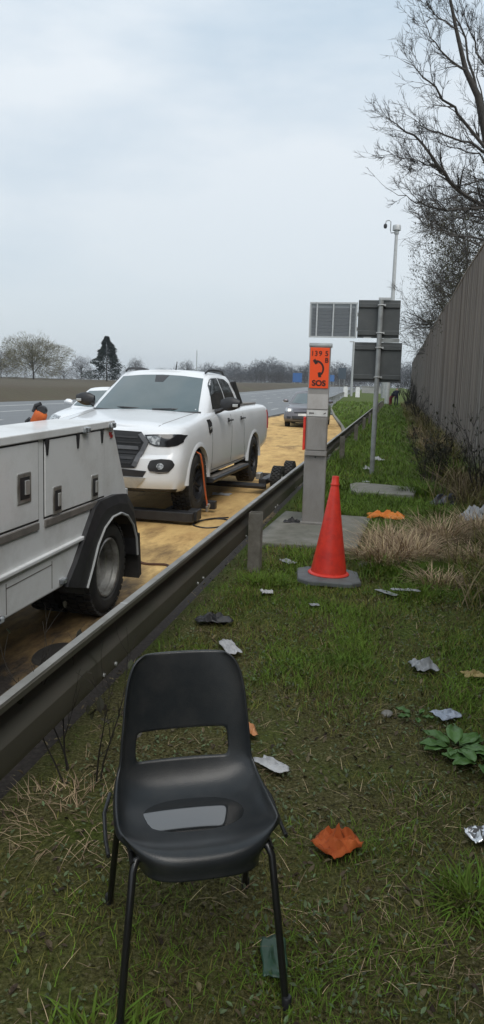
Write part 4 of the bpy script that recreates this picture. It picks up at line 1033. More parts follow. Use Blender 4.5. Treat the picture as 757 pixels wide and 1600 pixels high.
# ------------------------------------------------------------------ people far down the verge
def person(name, label, loc, rz, joints, edges, radii, cloth, extras):
    me = bpy.data.meshes.new(name); me.from_pydata(joints, edges, []); me.materials.append(cloth[0])
    o = bpy.data.objects.new(name, me); COL.objects.link(o)
    sk = o.modifiers.new('skin', 'SKIN')
    for v, r in zip(me.skin_vertices[0].data, radii): v.radius = (r, r)
    me.skin_vertices[0].data[0].use_root = True
    o.modifiers.new('s', 'SUBSURF').levels = 1
    bake(o); o.data.materials.clear()
    for c in cloth: o.data.materials.append(c)
    o.data.polygons.foreach_set('use_smooth', [True]*len(o.data.polygons))
    o.location = loc; o.rotation_euler = (0, 0, rz)
    for p in o.data.polygons: p.material_index = extras(p.center)
    return tag(o, label, 'person')
skin = mat('skin', (.45, .28, .20), .6); navy = mat('navy_cloth', (.012, .016, .032), .9, scale=4); redc = mat('red_cloth', (.16, .015, .028), .85, scale=4); hairm = mat('hair', (.03, .02, .015), .8); shoe = mat('shoe', (.02, .02, .02), .7)
J = [(0, 0, .95), (0, 0, 1.15), (0, -.02, 1.38), (0, -.03, 1.50), (0, -.05, 1.60), (0, -.06, 1.72), (.20, -.02, 1.42), (.27, -.03, 1.15), (.20, -.22, 1.02), (-.20, -.02, 1.42), (-.27, -.02, 1.15), (-.22, -.20, 1.0), (.10, 0, .88), (.12, -.03, .48), (.12, 0, .08), (.13, -.14, .04), (-.10, 0, .88), (-.12, -.02, .48), (-.13, .02, .08), (-.14, -.12, .04)]
E_ = [(0, 1), (1, 2), (2, 3), (3, 4), (4, 5), (2, 6), (6, 7), (7, 8), (2, 9), (9, 10), (10, 11), (0, 12), (12, 13), (13, 14), (14, 15), (0, 16), (16, 17), (17, 18), (18, 19)]
RD = [.16, .15, .17, .07, .10, .09, .075, .06, .045, .075, .06, .045, .11, .08, .055, .045, .11, .08, .055, .045]
def look(top, low):
    def f(c):
        if c.z > 1.66 and c.y > -.06: return 3
        if c.z > 1.50: return 0
        if c.z < .10: return 4
        return top if c.z > .95 else low
    return f
P = at(619, 633, 72)
person('person', 'person in dark navy clothes standing at the far end of the fence', (P.x, 72, rise(72)), R(160), J, E_, RD, [skin, navy, redc, hairm, shoe], look(1, 1))
P = at(610, 632, 70.8)
J2 = [(x*1, y-(.25 if z > 1.0 else (.1 if z > .9 else 0)), z*.86-(.06 if z > 1.3 else 0)) for x, y, z in J]
person('person', 'person in dark top and red trousers leaning at the end of the crash barrier', (P.x, 71, rise(71)), R(60), J2, E_, RD, [skin, navy, redc, hairm, shoe], look(1, 2))

# ------------------------------------------------------------------ litter and small things
def crumple(name, label, cat, loc, size, mt, seed, rz=0, h=.3, nx=14, ny=10, kind=None, raise_=.004):
    rnd = random.Random(seed); ox, oy = rnd.uniform(0, 50), rnd.uniform(0, 50); m = MB(); rows = []
    z0 = vz(loc[0], loc[1])
    for i in range(nx+1):
        r = []
        for j in range(ny+1):
            u, v = i/nx*2-1, j/ny*2-1
            edge = 1+.30*noise.noise(Vector((u*1.1+ox, v*1.1+oy, 0)))+.06*noise.noise(Vector((u*3+ox, v*3, 1)))
            # square to rough disc
            k = max(abs(u), abs(v))/max(1e-6, math.hypot(u, v)); q = lerp(1, k, .15)
            x, y = u*size[0]/2*edge*q, v*size[1]/2*edge*q
            n1 = abs(noise.noise(Vector((u*1.6+ox, v*1.6+oy, 0)))); n2 = abs(noise.noise(Vector((u*4+ox, v*4+oy, 4))))
            z = (n1*1.3+n2*.35)*h*min(size)*(1-.75*max(abs(u), abs(v))**2)
            r.append((x, y, z))
        rows.append(r)
    m.grid(rows); o = m.build(name, mt, None, smooth=True, normals=True, ang=28, solid=.002); o.location = (loc[0], loc[1], z0+raise_); o.rotation_euler = (0, 0, rz)
    return tag(o, label, cat, kind=kind)
paper = mat('litter_white', (.55, .55, .55), .6, col2=(.40, .40, .41), scale=18)
paper2 = mat('litter_grey', (.36, .37, .38), .55, col2=(.25, .26, .27), scale=20)
blueish = mat('litter_blue', (.38, .42, .50), .4, col2=(.24, .28, .34), scale=14)
foilm = mat('foil', (.75, .76, .78), .22, metal=.9, scale=20)
orange_cloth = mat('orange_cloth', (.50, .11, .02), .85, col2=(.38, .075, .015), scale=12)
orange_bag = mat('orange_bag', (.85, .26, .02), .55, col2=(.70, .18, .015), scale=9)
dark_bag = mat('dark_bag', (.028, .03, .045), .35, col2=(.016, .017, .025), scale=8, coat=.2)
tan = mat('tan_litter', (.62, .28, .12), .6)
greenp = mat('green_plastic', (.025, .075, .04), .4)
stone = mat('stone', (.28, .27, .25), .9, col2=(.17, .16, .14), scale=12, bump=.003)
LIT = [
 ('paper_scrap', 'small white paper scrap on the grass left of the cone base', 'litter', (-.89, 5.40), (.09, .10), paper, 1, .4, .45),
 ('food_wrapper', 'crumpled white and grey wrapper on the grass just behind the chair back', 'litter', (-.90, 4.14), (.09, .24), paper, 2, .5, .30),
 ('plastic_strip', 'thin pale plastic strip on the grass right of the cone', 'litter', (.02, 5.68), (.20, .06), paper2, 3, -.7, .30),
 ('plastic_strip', 'pale plastic scrap below the dry grass clump', 'litter', (.16, 5.78), (.22, .06), paper2, 13, .1, .30),
 ('paper_ball', 'crumpled grey paper lump in the middle of the grass on the right', 'litter', (.25, 4.17), (.14, .14), paper2, 4, .3, .75),
 ('plastic_wrapper', 'flattened bluish plastic wrapper lying above the broad-leaved plant', 'litter', (.335, 3.56), (.13, .10), blueish, 5, .6, .35),
 ('paper_scrap', 'torn grey-white paper piece on the grass right of the chair', 'litter', (-.425, 2.88), (.15, .075), paper, 6, -.5, .4),
 ('foil_piece', 'shiny silver foil scrap at the right edge of the grass', 'litter', (.40, 2.60), (.12, .09), foilm, 7, .5, .5),
 ('orange_rag', 'crumpled burnt-orange rag lying on the grass beside the chair', 'rag', (-.115, 2.395), (.16, .13), orange_cloth, 38, .9, .62),
 ('orange_bag', 'bright orange plastic bag in the dry grass behind the cone', 'bag', (-.03, 9.15), (.46, .30), orange_bag, 9, .1, .55),
 ('white_bag', 'white plastic bag against the foot of the fence', 'bag', (1.06, 9.3), (.36, .30), paper, 10, .4, .9),
 ('dark_bag', 'dark blue rubbish bag in the weeds by the fence', 'bag', (.84, 10.6), (.60, .36), dark_bag, 11, .2, .6),
 ('paper_scrap', 'white paper scrap right behind the foot of the sign pole', 'litter', (-.30, 16.6), (.26, .20), paper, 12, 0, .5),
 ('paper_scrap', 'white paper scrap left of the foot of the sign pole', 'litter', (-.49, 14.6), (.16, .16), paper, 14, .3, .5),
 ('paper_scrap', 'flat pale scrap in front of the foot of the sign pole', 'litter', (-.42, 12.6), (.13, .10), paper2, 15, .3, .3),
 ('paper_scrap', 'small white scrap between the cone and the concrete pad', 'litter', (-.22, 6.95), (.10, .09), paper2, 16, .3, .6),
 ('tan_wrapper', 'pale orange scrap half hidden behind the right edge of the chair back', 'litter', (-.585, 3.12), (.09, .10), tan, 17, .3, .8),
 ('green_bottle_piece', 'flat green plastic sheet in the grass under the chair', 'litter', (-.245, 1.84), (.07, .15), greenp, 18, .2, .15),
 ('dark_rag', 'black rag lying on bare soil under the barrier behind the chair', 'rag', (-1.12, 4.62), (.24, .14), black_plastic, 19, .3, .5),
 ('dark_rag', 'dark lump at the left foot of the telephone post', 'rag', (-1.12, 8.35), (.20, .12), black_plastic, 20, .3, .7),
 ('paper_scrap', 'tiny white scrap in the grass below the cone base', 'litter', (-.50, 5.20), (.07, .05), paper2, 21, .3, .5),
 ('plastic_scrap', 'pale strip of rubbish in the soil left of the cone', 'litter', (-.88, 6.45), (.16, .10), paper2, 22, 2.3, .4),
 ('brown_litter', 'yellowish scrap at the right edge above the broad-leaved plant', 'litter', (.52, 4.15), (.12, .08), mat('yellow_litter', (.40, .30, .12), .7), 23, .3, .5),
 ('white_rag', 'white rag lying on the sand under the pickup', 'rag', (-2.55, 10.8), (.30, .22), paper, 24, .1, .15)]
for (nm, lb, ct, lc, sz, mt_, sd_, rz_, h_) in LIT:
    o = crumple(nm, lb, ct, lc, sz, mt_, sd_, rz_, h_, raise_=.03 if lc[0] > -1.4 and lc[1] < 6 else .025)
    if lc[0] < -1.5: o.location.z = ROAD+.01
# hose / straps on the sand
def cable(name, label, cat, pts, r, mt_):
    m = MB(); o = pts[0]; P = []
    for i in range(len(pts)-1):
        for k in range(6):
            t = k/6; p0 = Vector(pts[max(i-1, 0)]); p1 = Vector(pts[i]); p2 = Vector(pts[i+1]); p3 = Vector(pts[min(i+2, len(pts)-1)])
            P.append(.5*((2*p1)+(p2-p0)*t+(2*p0-5*p1+4*p2-p3)*t*t+(-p0+3*p1-3*p2+p3)*t**3))
    P.append(Vector(pts[-1])); m.tube([p-Vector(o) for p in P], r, 6); q = m.build(name, mt_, None, smooth=True); q.location = o; return tag(q, label, cat)
zr = ROAD+.014
cable('air_hose', 'thin dark hose coiled on the sand beside the front wheel of the pickup', 'hose', [(-2.35, 8.45, zr), (-2.15, 8.75, zr), (-1.95, 8.7, zr), (-1.93, 8.35, zr), (-2.1, 8.15, zr), (-2.3, 8.3, zr), (-2.2, 8.65, zr+.01), (-2.0, 8.9, zr)], .009, black_plastic)
cable('tie_strap', 'brownish strap lying on the sand behind the rear wheel of the recovery truck', 'strap', [(-2.6, 6.35, zr), (-2.4, 6.45, zr), (-2.2, 6.3, zr), (-2.0, 6.32, zr), (-1.9, 6.15, zr)], .014, mat('strap_brown', (.09, .04, .02), .8))
m = MB(); m.lathe([(.001, .012), (.17, .012), (.19, .008), (.20, -.01)], 28); o = m.build('manhole_cover', mat('cast_iron', (.03, .026, .022), .6, scale=20, bump=.002), None, smooth=True); o.location = (-1.98, 4.0, ROAD+.006); o.scale = (.6, 1, 1); tag(o, 'round dark drain cover in the road beside the barrier', 'drain cover')
for i, (x, y, s) in enumerate(((-1.02, 3.9, .05), (-1.1, 3.0, .04), (.05, 3.55, .03), (-.98, 3.35, .035), (-.2, 6.6, .06), (.28, 8.3, .05))):
    rnd = random.Random(i); bm = bmesh.new(); bmesh.ops.create_icosphere(bm, subdivisions=2, radius=s)
    for v in bm.verts: v.co *= 1+.35*noise.noise(v.co*22+Vector((i*5, 0, 0))); v.co.z *= .55
    me = bpy.data.meshes.new('stone'); bm.to_mesh(me); bm.free(); me.materials.append(stone); o = bpy.data.objects.new('stone', me); COL.objects.link(o); o.location = (x, y, vz(x, y)+.012)
    tag(o, 'small pale stone on the verge '+['just behind the chair back', 'on bare soil left of the chair', 'in the short grass right of the chair', 'by the barrier behind the chair', 'right behind the cone base', 'in front of the concrete strip'][i], 'stone')
# ------------------------------------------------------------------ vegetation
def soup(name, verts, faces, mt, parent=None):
    me = bpy.data.meshes.new(name); me.from_pydata(verts, [], faces); me.materials.append(mt)
    o = bpy.data.objects.new(name, me); COL.objects.link(o)
    if parent: o.parent = parent
    return o
def blade(V, F, x, y, z, h, w, ang, lean, curl):
    """arching blade, three segments"""
    dx, dy = math.cos(ang), math.sin(ang); px, py = -dy, dx; b = len(V)
    for k, (t, ww) in enumerate(((0, 1), (.4, .85), (.75, .55))):
        r = h*(lean*t+curl*t*t); zz = h*(t-.35*curl*t*t-.15*lean*t*t)
        V.append((x+dx*r-px*w*ww/2, y+dy*r-py*w*ww/2, z+zz)); V.append((x+dx*r+px*w*ww/2, y+dy*r+py*w*ww/2, z+zz))
    r = h*(lean+curl); V.append((x+dx*r, y+dy*r, z+h*(1-.35*curl-.15*lean)))
    F.extend(((b, b+1, b+3, b+2), (b+2, b+3, b+5, b+4), (b+4, b+5, b+6)))
grass_a = mat('grass_green', (.125, .205, .020), .7, col2=(.075, .130, .014), scale=1.4, isl=.45, spec=.25)
grass_b = mat('grass_olive', (.165, .160, .038), .8, col2=(.10, .085, .03), scale=1.2, isl=.5, spec=.2)
dry = mat('grass_dry', (.50, .38, .235), .85, col2=(.33, .245, .15), scale=4, isl=.45, spec=.2)
leafy = mat('leaf_litter', (.15, .12, .065), .85, col2=(.07, .055, .032), scale=6, isl=.7)
clover = mat('small_leaf', (.095, .135, .055), .6, col2=(.065, .09, .035), scale=6, isl=.5)
rnd = random.Random(11)
def patchy(x, y): return noise.noise(Vector((x*1.1+9, y*.8, 0)))*.6+noise.noise(Vector((x*3.2, y*3.0, 5)))*.4
def blocked(x, y):
    return (-1.36 < x < -.25 and 7.2 < y < 9.05) or (-.6 < x < .4 and 11.1 < y < 12.1) or (abs(x+.475) < .24 and abs(y-6.02) < .24)
GV, GF, OV, OF = [], [], [], []
for (y0, y1, dens, hh, ww) in ((.6, 3.4, 11000, .034, .0030), (3.4, 6, 7500, .046, .0038), (6, 11, 2600, .065, .006), (11, 22, 420, .10, .010), (22, 45, 130, .13, .018), (45, 84, 30, .16, .035)):
    for _ in range(int(dens*(y1-y0)*3.0)):
        y = rnd.uniform(y0, y1); e = ve(y); x = rnd.uniform(e, 1.55)
        if (x-e)/(1.55-e) < 0 or rnd.random() > (1.55-e)/3.0+(.35 if y > 25 else 0): continue
        if blocked(x, y): continue
        if x < e+.35 and rnd.random() > (x-e)/.35-.1 and y < 14: continue
        lush = patchy(x, y)+(.22 if y > 6 else (-.10 if y < 3.7 else .05))-(.25 if -1.3 < x < -.7 and y < 5 else 0)
        if y < 11 and rnd.random() > .55+lush*1.5: continue
        h = hh*rnd.uniform(.5, 1.35)*(1+.9*max(0, lush)); a = rnd.uniform(0, 2*PI); gr = rnd.random() < .48+lush*1.4+(.4 if y > 9 else 0)
        V, F = (GV, GF) if gr else (OV, OF)
        blade(V, F, x, y, vz(x, y)-.004, h, ww*rnd.uniform(.7, 1.4), a, rnd.uniform(.1, .75), rnd.uniform(0, .9))
tag(soup('grass', GV, GF, grass_a), 'short green grass covering the verge', 'grass', kind='stuff')
tag(soup('olive_grass', OV, OF, grass_b), 'duller olive grass and moss between the green patches', 'grass', kind='stuff')
# dead blades lying flat, fallen leaves, tiny clover-like leaves
V, F, LV, LF, CV_, CF = [], [], [], [], [], []
for _ in range(3800):
    y = .6+rnd.random()**1.4*8.0; x = rnd.uniform(-1.42, 1.5)
    if blocked(x, y): continue
    if rnd.random() > .45-patchy(x, y): continue
    blade(V, F, x, y, vz(x, y)+rnd.uniform(.002, .02), rnd.uniform(.012, .045), .0020, rnd.uniform(0, 2*PI), rnd.uniform(1.2, 2.6), rnd.uniform(0, .8))
tag(soup('dead_grass', V, F, dry), 'flattened dead grass stems scattered on the verge', 'grass', kind='stuff')
def leaf(V, F, p, s, rx, rz, fold=.3):
    b = len(V); M_ = Matrix.Rotation(rz, 3, 'Z') @ Matrix.Rotation(rx, 3, 'X')
    for q in ((0, -1, 0), (.45, -.3, fold*.3), (.38, .45, fold*.3), (0, 1, -.1), (-.38, .45, fold*.3), (-.45, -.3, fold*.3), (0, 0, -.05)):
        V.append(tuple(M_ @ Vector(q)*s+Vector(p)))
    F.extend(((b, b+1, b+6), (b+1, b+2, b+6), (b+2, b+3, b+6), (b+3, b+4, b+6), (b+4, b+5, b+6), (b+5, b, b+6)))
for _ in range(20000):
    y = .6+rnd.random()**1.4*9.0; x = rnd.uniform(-1.44, 1.5)
    if blocked(x, y): continue
    q = patchy(x, y)
    if rnd.random() > .55-q*.9: continue
    leaf(LV, LF, (x, y, vz(x, y)+rnd.uniform(.002, .014)), rnd.uniform(.004, .006) if rnd.random() < .5 else rnd.uniform(.006, .019), rnd.uniform(-.9, .9), rnd.uniform(0, 2*PI), rnd.uniform(0, 1.2))
for _ in range(26000):
    y = .6+rnd.random()**1.3*7.5; x = rnd.uniform(-1.25, 1.4)
    if blocked(x, y): continue
    if rnd.random() > .40+noise.noise(Vector((x*2.5, y*2.5, 9)))*1.3: continue
    leaf(CV_, CF, (x, y, vz(x, y)+rnd.uniform(.008, .03)), rnd.uniform(.004, .013), rnd.uniform(-.8, .8), rnd.uniform(0, 2*PI), .3)
tag(soup('leaf_litter', LV, LF, leafy), 'small brown fallen leaves and crumbs on the soil', 'leaf litter', kind='stuff')
tag(soup('ground_cover', CV_, CF, clover), 'tiny leafy weeds creeping between the grass', 'weeds', kind='stuff')

# dry grass clumps
def tuft(label, x, y, n, h, spread, mt=dry, seed=0, wd=.006, name='dry_grass_clump', cat='grass clump', group=None, flop=1.0, twist=None):
    r = random.Random(seed); V, F = [], []
    for _ in range(n):
        a = r.uniform(0, 2*PI); d = spread*r.random()**.6; bx, by = math.cos(a)*d, math.sin(a)*d*.8
        aa = a+r.gauss(0, .8) if twist is None else twist+r.gauss(0, .7)
        blade(V, F, bx, by, -.01, h*r.uniform(.45, 1.15), wd*r.uniform(.6, 1.5), aa, r.uniform(.05, .7)*flop, r.uniform(.1, 1.3)*flop)
    o = soup(name, V, F, mt); o.location = (x, y, vz(x, y)); return tag(o, label, cat, group)
CL = [('wide pale clump of dry grass just right of the traffic cone', -.05, 6.75, 520, .30, .22), ('tall arching clump of dry grass in the middle of the weeds behind the cone', .20, 7.05, 560, .36, .26), ('shaggy clump of dry grass in front of the orange bag', .02, 7.6, 420, .32, .24),
      ('dry grass clump with drooping pale blades by the dark bag', .55, 8.0, 420, .38, .26), ('low dry clump at the right edge below the white bag', .85, 6.9, 420, .30, .30), ('small dry clump at the front of the weeds', .42, 6.05, 260, .20, .18),
      ('dry clump beside the white bag at the fence', 1.0, 8.4, 360, .36, .25), ('sparse pale clump at the foot of the fence beyond the dark shrub', 1.05, 19.5, 300, .50, .4), ('pale clump of dry grass in the middle distance by the fence', .95, 24.5, 300, .55, .5)]
for i, (lb, x, y, n, h, s) in enumerate(CL):
    o = tuft(lb, x, y, n, h, s, seed=i, flop=1.1, wd=.0065 if y < 12 else .014)
    o['group'] = 'dry grass clumps beside the fence'
for i, (lb, x, y, n, h, s) in enumerate([('green grass tuft at the foot of the barrier post', -.98, 5.75, 420, .11, .22), ('lush green grass tuft under the dry clump beside the cone', .02, 6.45, 500, .16, .25), ('green tuft below the small dry clump', .30, 5.75, 450, .12, .3), ('green tuft between the dry clumps and the right edge', .62, 6.5, 500, .18, .3),
        ('green tuft at the bottom right edge of the grass', .33, 2.25, 300, .10, .10), ('green tuft under the chair at the bottom edge', -.62, 1.45, 300, .08, .15), ('long green tuft below the dark shrub', .45, 11.6, 420, .30, .3), ('green nettle patch below the joint in the fence', 1.05, 13.2, 900, .62, .45), ('green tuft in front of the dark bag', .70, 9.6, 400, .24, .3)]):
    o = tuft(lb, x, y, n, h, s, mt=grass_a, seed=50+i, name='grass_tuft', cat='grass tuft', group='green grass tufts'); 
for q_, (x_, y_, lb_) in enumerate([(.02, 1.98, 'flattened straw-coloured grass near the bottom edge, right of the chair'), (.27, 2.02, 'flattened straw-coloured grass at the bottom right corner'), (.16, 2.75, 'sparse straw blades between the orange rag and the dock plant')]):
    tuft(lb_, x_, y_, 70, .06, .20, seed=120+q_, wd=.0024, flop=1.6, group='loose straw on the near grass')
tuft('brown dead grass tangle left of the chair below the barrier', -1.02, 2.35, 260, .08, .32, seed=88, wd=.003, flop=1.5)

# rough weeds along the fence
V, F, V2, F2 = [], [], [], []
for _ in range(17000):
    y = 5.5+rnd.random()**1.8*72; e = .95 if y < 12 else .90; x = min(1.52, e+abs(rnd.gauss(0, .28))*.9+(.15 if y > 30 else 0)) if rnd.random() < .8 else rnd.uniform(.55, 1.5)
    h = rnd.uniform(.12, .5)*(1+noise.noise(Vector((y*.4, x, 2)))*.8)*(.8 if y < 11 else 1.15); w = .006+.00045*y
    g_ = noise.noise(Vector((x*2, y*.5, 12)))+rnd.gauss(0, .3)
    blade(*((V, F) if g_ > -.12 else (V2, F2)), x, y, vz(x, y)-.01, h, w, rnd.uniform(0, 2*PI), rnd.uniform(.05, .8), rnd.uniform(0, 1))
tag(soup('rough_weeds', V, F, grass_b), 'rough green weeds along the foot of the fence', 'weeds', kind='stuff')
tag(soup('rough_dead_weeds', V2, F2, mat('weed_dry', (.26, .20, .115), .9, col2=(.17, .13, .07), scale=3, isl=.5)), 'rough dead weeds along the foot of the fence', 'weeds', kind='stuff')

# twiggy plants
def perp(d, r):
    v = Vector((r.gauss(0, 1), r.gauss(0, 1), r.gauss(0, 1))); v -= d*v.dot(d)
    return v.normalized() if v.length > 1e-5 else d.orthogonal().normalized()
def grow(m, r, p, d, rad, L_, depth, seg=5, kids=(3, 5), spread=.8, up=.10, wob=.16, sub=.62, rmin=.003, nmin=3, tips=None, t0=.25):
    pts = [p.copy()]; rr = [rad]; q = p.copy(); dd = d.copy()
    for i in range(seg):
        dd = (dd+perp(dd, r)*wob+Vector((0, 0, up))).normalized(); q = q+dd*L_/seg; pts.append(q.copy()); rr.append(max(rmin*.6, rad*(1-.80*(i+1)/seg)))
    m.tube(pts, rr, max(nmin, 7 if rad > .05 else (5 if rad > .02 else nmin)), caps=False)
    if tips is not None and depth <= 1: tips += pts[1:]
    if depth <= 0: return
    for _ in range(r.randint(*kids)):
        t = r.uniform(t0, 1)*seg; i = min(int(t), seg-1); f = t-i; b = pts[i].lerp(pts[i+1], f); bd = (pts[i+1]-pts[i]).normalized()
        nd = (bd+perp(bd, r)*spread*r.uniform(.6, 1.3)).normalized()
        grow(m, r, b, nd, max(rmin, lerp(rr[i], rr[i+1], f)*.62), L_*sub*r.uniform(.6, 1.15), depth-1, max(3, seg-1), kids, spread, up, wob*1.1, sub, rmin, nmin, tips, .15)

twig_dark = mat('twig_dark', (.035, .030, .024), .9, col2=(.022, .018, .014), scale=6, isl=.3)
def shrub(label, x, y, h, n, seed, leafn=0, name='bare_shrub', lean=0, thin=.005):
    r = random.Random(seed); m = MB(); T = thing(name, label, 'shrub', (x, y, vz(x, y))); tips = []
    for _ in range(n):
        a = r.uniform(0, 2*PI); d = Vector((math.cos(a)*.33+lean, math.sin(a)*.33, 1)).normalized()
        grow(m, r, Vector((math.cos(a)*.08, math.sin(a)*.08, -.02)), d, thin*1.6, h*r.uniform(.6, 1.05), 2, 5, (3, 5), .6, .05, .14, .5, thin*.5, 3, tips)
    m.build('stem', twig_dark, T, normals=False)
    if leafn:
        V, F = [], []
        for _ in range(leafn):
            p = r.choice(tips); leaf(V, F, p+Vector((r.gauss(0, .03), r.gauss(0, .03), r.gauss(0, .03))), r.uniform(.015, .035), r.uniform(-1.5, 1.5), r.uniform(0, 6.3))
        soup('leaves', V, F, mat('shrub_leaf', (.035, .045, .018), .8, col2=(.04, .03, .02), scale=5, isl=.5), T)
shrub('dark twiggy shrub standing alone in the grass before the fence', .62, 12.6, .95, 16, 1, 900, lean=.0, thin=.007)
shrub('dark bare stems against the fence at the right edge of the picture', 1.32, 10.9, 1.15, 12, 2, 350, lean=-.05, thin=.007)
shrub('brown leafless bush at the far end of the fence', 1.05, 58, 2.3, 20, 3, 350, thin=.020)
shrub('dark brown bush growing by the fence beyond the pale clump', 1.10, 36, 1.5, 12, 4, 200, thin=.011)
shrub('low dark bush at the foot of the fence in the middle distance', 1.2, 27, 1.0, 9, 6, 120, thin=.008)
shrub('thin leafless twigs growing up in front of the barrier left of the chair', -1.17, 2.62, .62, 5, 5, 30, name='leafless_plant', thin=.0032)

# broad leaved dock plant
def dock(label, x, y, n, s, seed):
    r = random.Random(seed); T = thing('dock_plant', label, 'plant', (x, y, vz(x, y)))
    lm = mat('dock_leaf', (.075, .165, .035), .5, col2=(.05, .11, .025), scale=14, isl=.25, bump=.001)
    for k in range(n):
        a = 2*PI*k/n+r.uniform(-.3, .3); L_ = s*r.uniform(.65, 1.15); w = L_*.50; rows = []
        el = r.uniform(.15, .55)
        for i in range(9):
            t = i/8; wd = w*math.sin(PI*min(1, (t*.93+.03)))**.75*(.25 if t < .12 else 1); rr = .03+L_*t; z = .02+math.sin(el)*L_*t*(1.2-.9*t)
            rows.append([Vector((math.cos(a)*rr-math.sin(a)*wd*u/2, math.sin(a)*rr+math.cos(a)*wd*u/2, z+abs(u)*.012+.004*math.sin(t*14+u))) for u in (-1, -.5, 0, .5, 1)])
        m = MB(); m.grid(rows); m.build('leaf', lm, T, smooth=True, solid=.0012, ang=180)
dock('broad-leaved green dock plant at the right edge of the grass', .355, 3.24, 11, .135, 3)
dock('dock plant cut off by the right edge of the picture', .455, 3.12, 8, .13, 7)
dock('small seedling dock left of the larger broad-leaved plant', .19, 3.52, 5, .075, 4)

# ------------------------------------------------------------------ trees behind the fence
def big_tree():
    r = random.Random(21); base = Vector((2.9, 20.5, 0)); T = thing('bare_tree', 'large bare tree at the top right corner whose boughs reach over the timber fence', 'tree', base)
    m = MB()
    def PT(px, py, Y): return at(px, py, Y)-base
    trunk = [Vector((0, 0, -.2)), Vector((-.1, 0, 3)), PT(800, 420, 20.5), PT(788, 320, 20.4), PT(764, 235, 20.2), PT(747, 150, 20.0), PT(728, 110, 19.9), PT(713, 45, 19.8), PT(698, -30, 19.7), PT(680, -110, 19.6)]
    m.tube(trunk, [.24, .21, .18, .16, .11, .085, .065, .045, .03, .015], 10)
    m.build('trunk', bark, T, smooth=True)
    limbs = [([(766, 240), (715, 178), (677, 144), (643, 122), (612, 100)], 19.6, .045), ([(766, 240), (735, 222), (690, 211), (650, 201), (618, 184)], 19.0, .038),
             ([(790, 340), (757, 322), (702, 284), (665, 247), (634, 219), (593, 200), (560, 181)], 19.2, .065), ([(790, 345), (755, 325), (696, 329), (652, 322), (615, 312), (574, 299)], 18.6, .045),
             ([(788, 300), (755, 280), (696, 294), (646, 292)], 20.2, .030), ([(700, 283), (677, 262), (634, 251), (600, 248), (563, 242)], 18.8, .024),
             ([(800, 400), (757, 375), (702, 369), (665, 355), (640, 347)], 18.2, .030), ([(747, 150), (728, 60), (706, 10), (690, -50)], 20.4, .035), ([(790, 150), (757, 100), (735, 50), (715, -20)], 20.8, .04),
             ([(785, 300), (750, 240), (700, 230), (670, 190)], 21.2, .03), ([(728, 110), (690, 85), (660, 60), (640, 20)], 19.4, .03), ([(800, 250), (760, 180), (745, 120), (750, 40)], 21, .035), ([(665, 247), (640, 262), (610, 270)], 19.0, .014), ([(785, 320), (740, 300), (700, 310), (665, 345)], 20, .03), ([(713, 45), (680, 30), (655, 10), (640, -30)], 19.5, .02)]
    m = MB(); tw = MB()
    for pl, Y, rad in limbs:
        pl = [(x+(max(0, 705-x))*.30, y) for x, y in pl]
        P = []; n = len(pl)
        for i, (x, y) in enumerate(pl):
            P.append(PT(x, y, lerp(20.2 if n > 4 else Y, Y, min(1, i/2))-.15*i+r.uniform(-.25, .25)))
        # subdivide with jitter
        Q = []; 
        for a, b in zip(P, P[1:]):
            for k in range(3): Q.append(a.lerp(b, k/3)+Vector((r.gauss(0, .03), r.gauss(0, .03), r.gauss(0, .03)))*(1 if k else 0))
        Q.append(P[-1]); N_ = len(Q); rr = [max(.005, rad*(1-.90*i/(N_-1))) for i in range(N_)]
        m.tube(Q, rr, 6, caps=False)
        for _ in range(int(N_*1.45)):
            i = r.randint(1, N_-2); d = (Q[i+1]-Q[i]).normalized(); nd = (d*1.0+perp(d, r)*.75+Vector((-.15, 0, .18))).normalized()
            grow(tw, r, Q[i], nd, max(.007, rr[i]*.55), r.uniform(.3, .85), 2, 5, (4, 6), .65, .05, .17, .55, .0045, 3)
        grow(tw, r, Q[-1], (Q[-1]-Q[-2]).normalized(), .008, .6, 2, 4, (2, 4), .6, .05, .15, .55, .0045, 3)
    m.build('limb', bark, T, smooth=True, normals=False); tw.build('twigs', bark, T, normals=False)
big_tree()
def side_tree(label, base, h, seed, reach, rad=.16, ivy=0, n=12, depth=3, dirx=-.9, zlo=.3, name='bare_tree', mt=bark, rmin=.007):
    r = random.Random(seed); b = Vector(base); T = thing(name, label, 'tree', b); m = MB()
    P = [Vector((r.gauss(0, .1)*i/3, r.gauss(0, .1)*i/3, h*.9*i/7)) for i in range(8)]
    m.tube(P, [rad*(1-.82*i/7) for i in range(8)], 8); m.build('trunk', mt, T, smooth=True)
    m = MB(); tips = []
    for k in range(n):
        t = lerp(zlo, 1, (k+r.random())/n)*7; i = min(int(t), 6); p = P[i].lerp(P[i+1], t-i); a = r.uniform(0, 2*PI)
        d = Vector((math.cos(a)+dirx*.7, math.sin(a)*.9, r.uniform(.0, .7))).normalized()
        grow(m, r, p, d, rad*(.42-.25*t/7), reach*r.uniform(.55, 1.1)*(1.1-.55*t/7), depth, 5, (4, 6), .7, .04, .16, .60, rmin, 3, tips)
    m.build('twigs', mt, T, normals=False)
    if ivy:
        V, F = [], []
        for _ in range(ivy*4):
            q = r.choice(P[1:7])+Vector((r.gauss(0, .55), r.gauss(0, .55), r.gauss(0, .9))) if r.random() < .45 else r.choice(tips)*r.uniform(.75, 1)+Vector((0, 0, 1))*r.gauss(0, .2)
            leaf(V, F, q, r.uniform(.03, .055), r.uniform(-1.5, 1.5), r.uniform(0, 6.3))
        soup('ivy', V, F, mat('ivy_leaf', (.060, .062, .028), .7, col2=(.04, .038, .022), scale=1.5, isl=.5), T)
side_tree('bushy tree with ivy rising over the fence below the big bare boughs', (3.5, 34, 0), 11.8, 5, 3.2, .18, 3600, 22, 3)
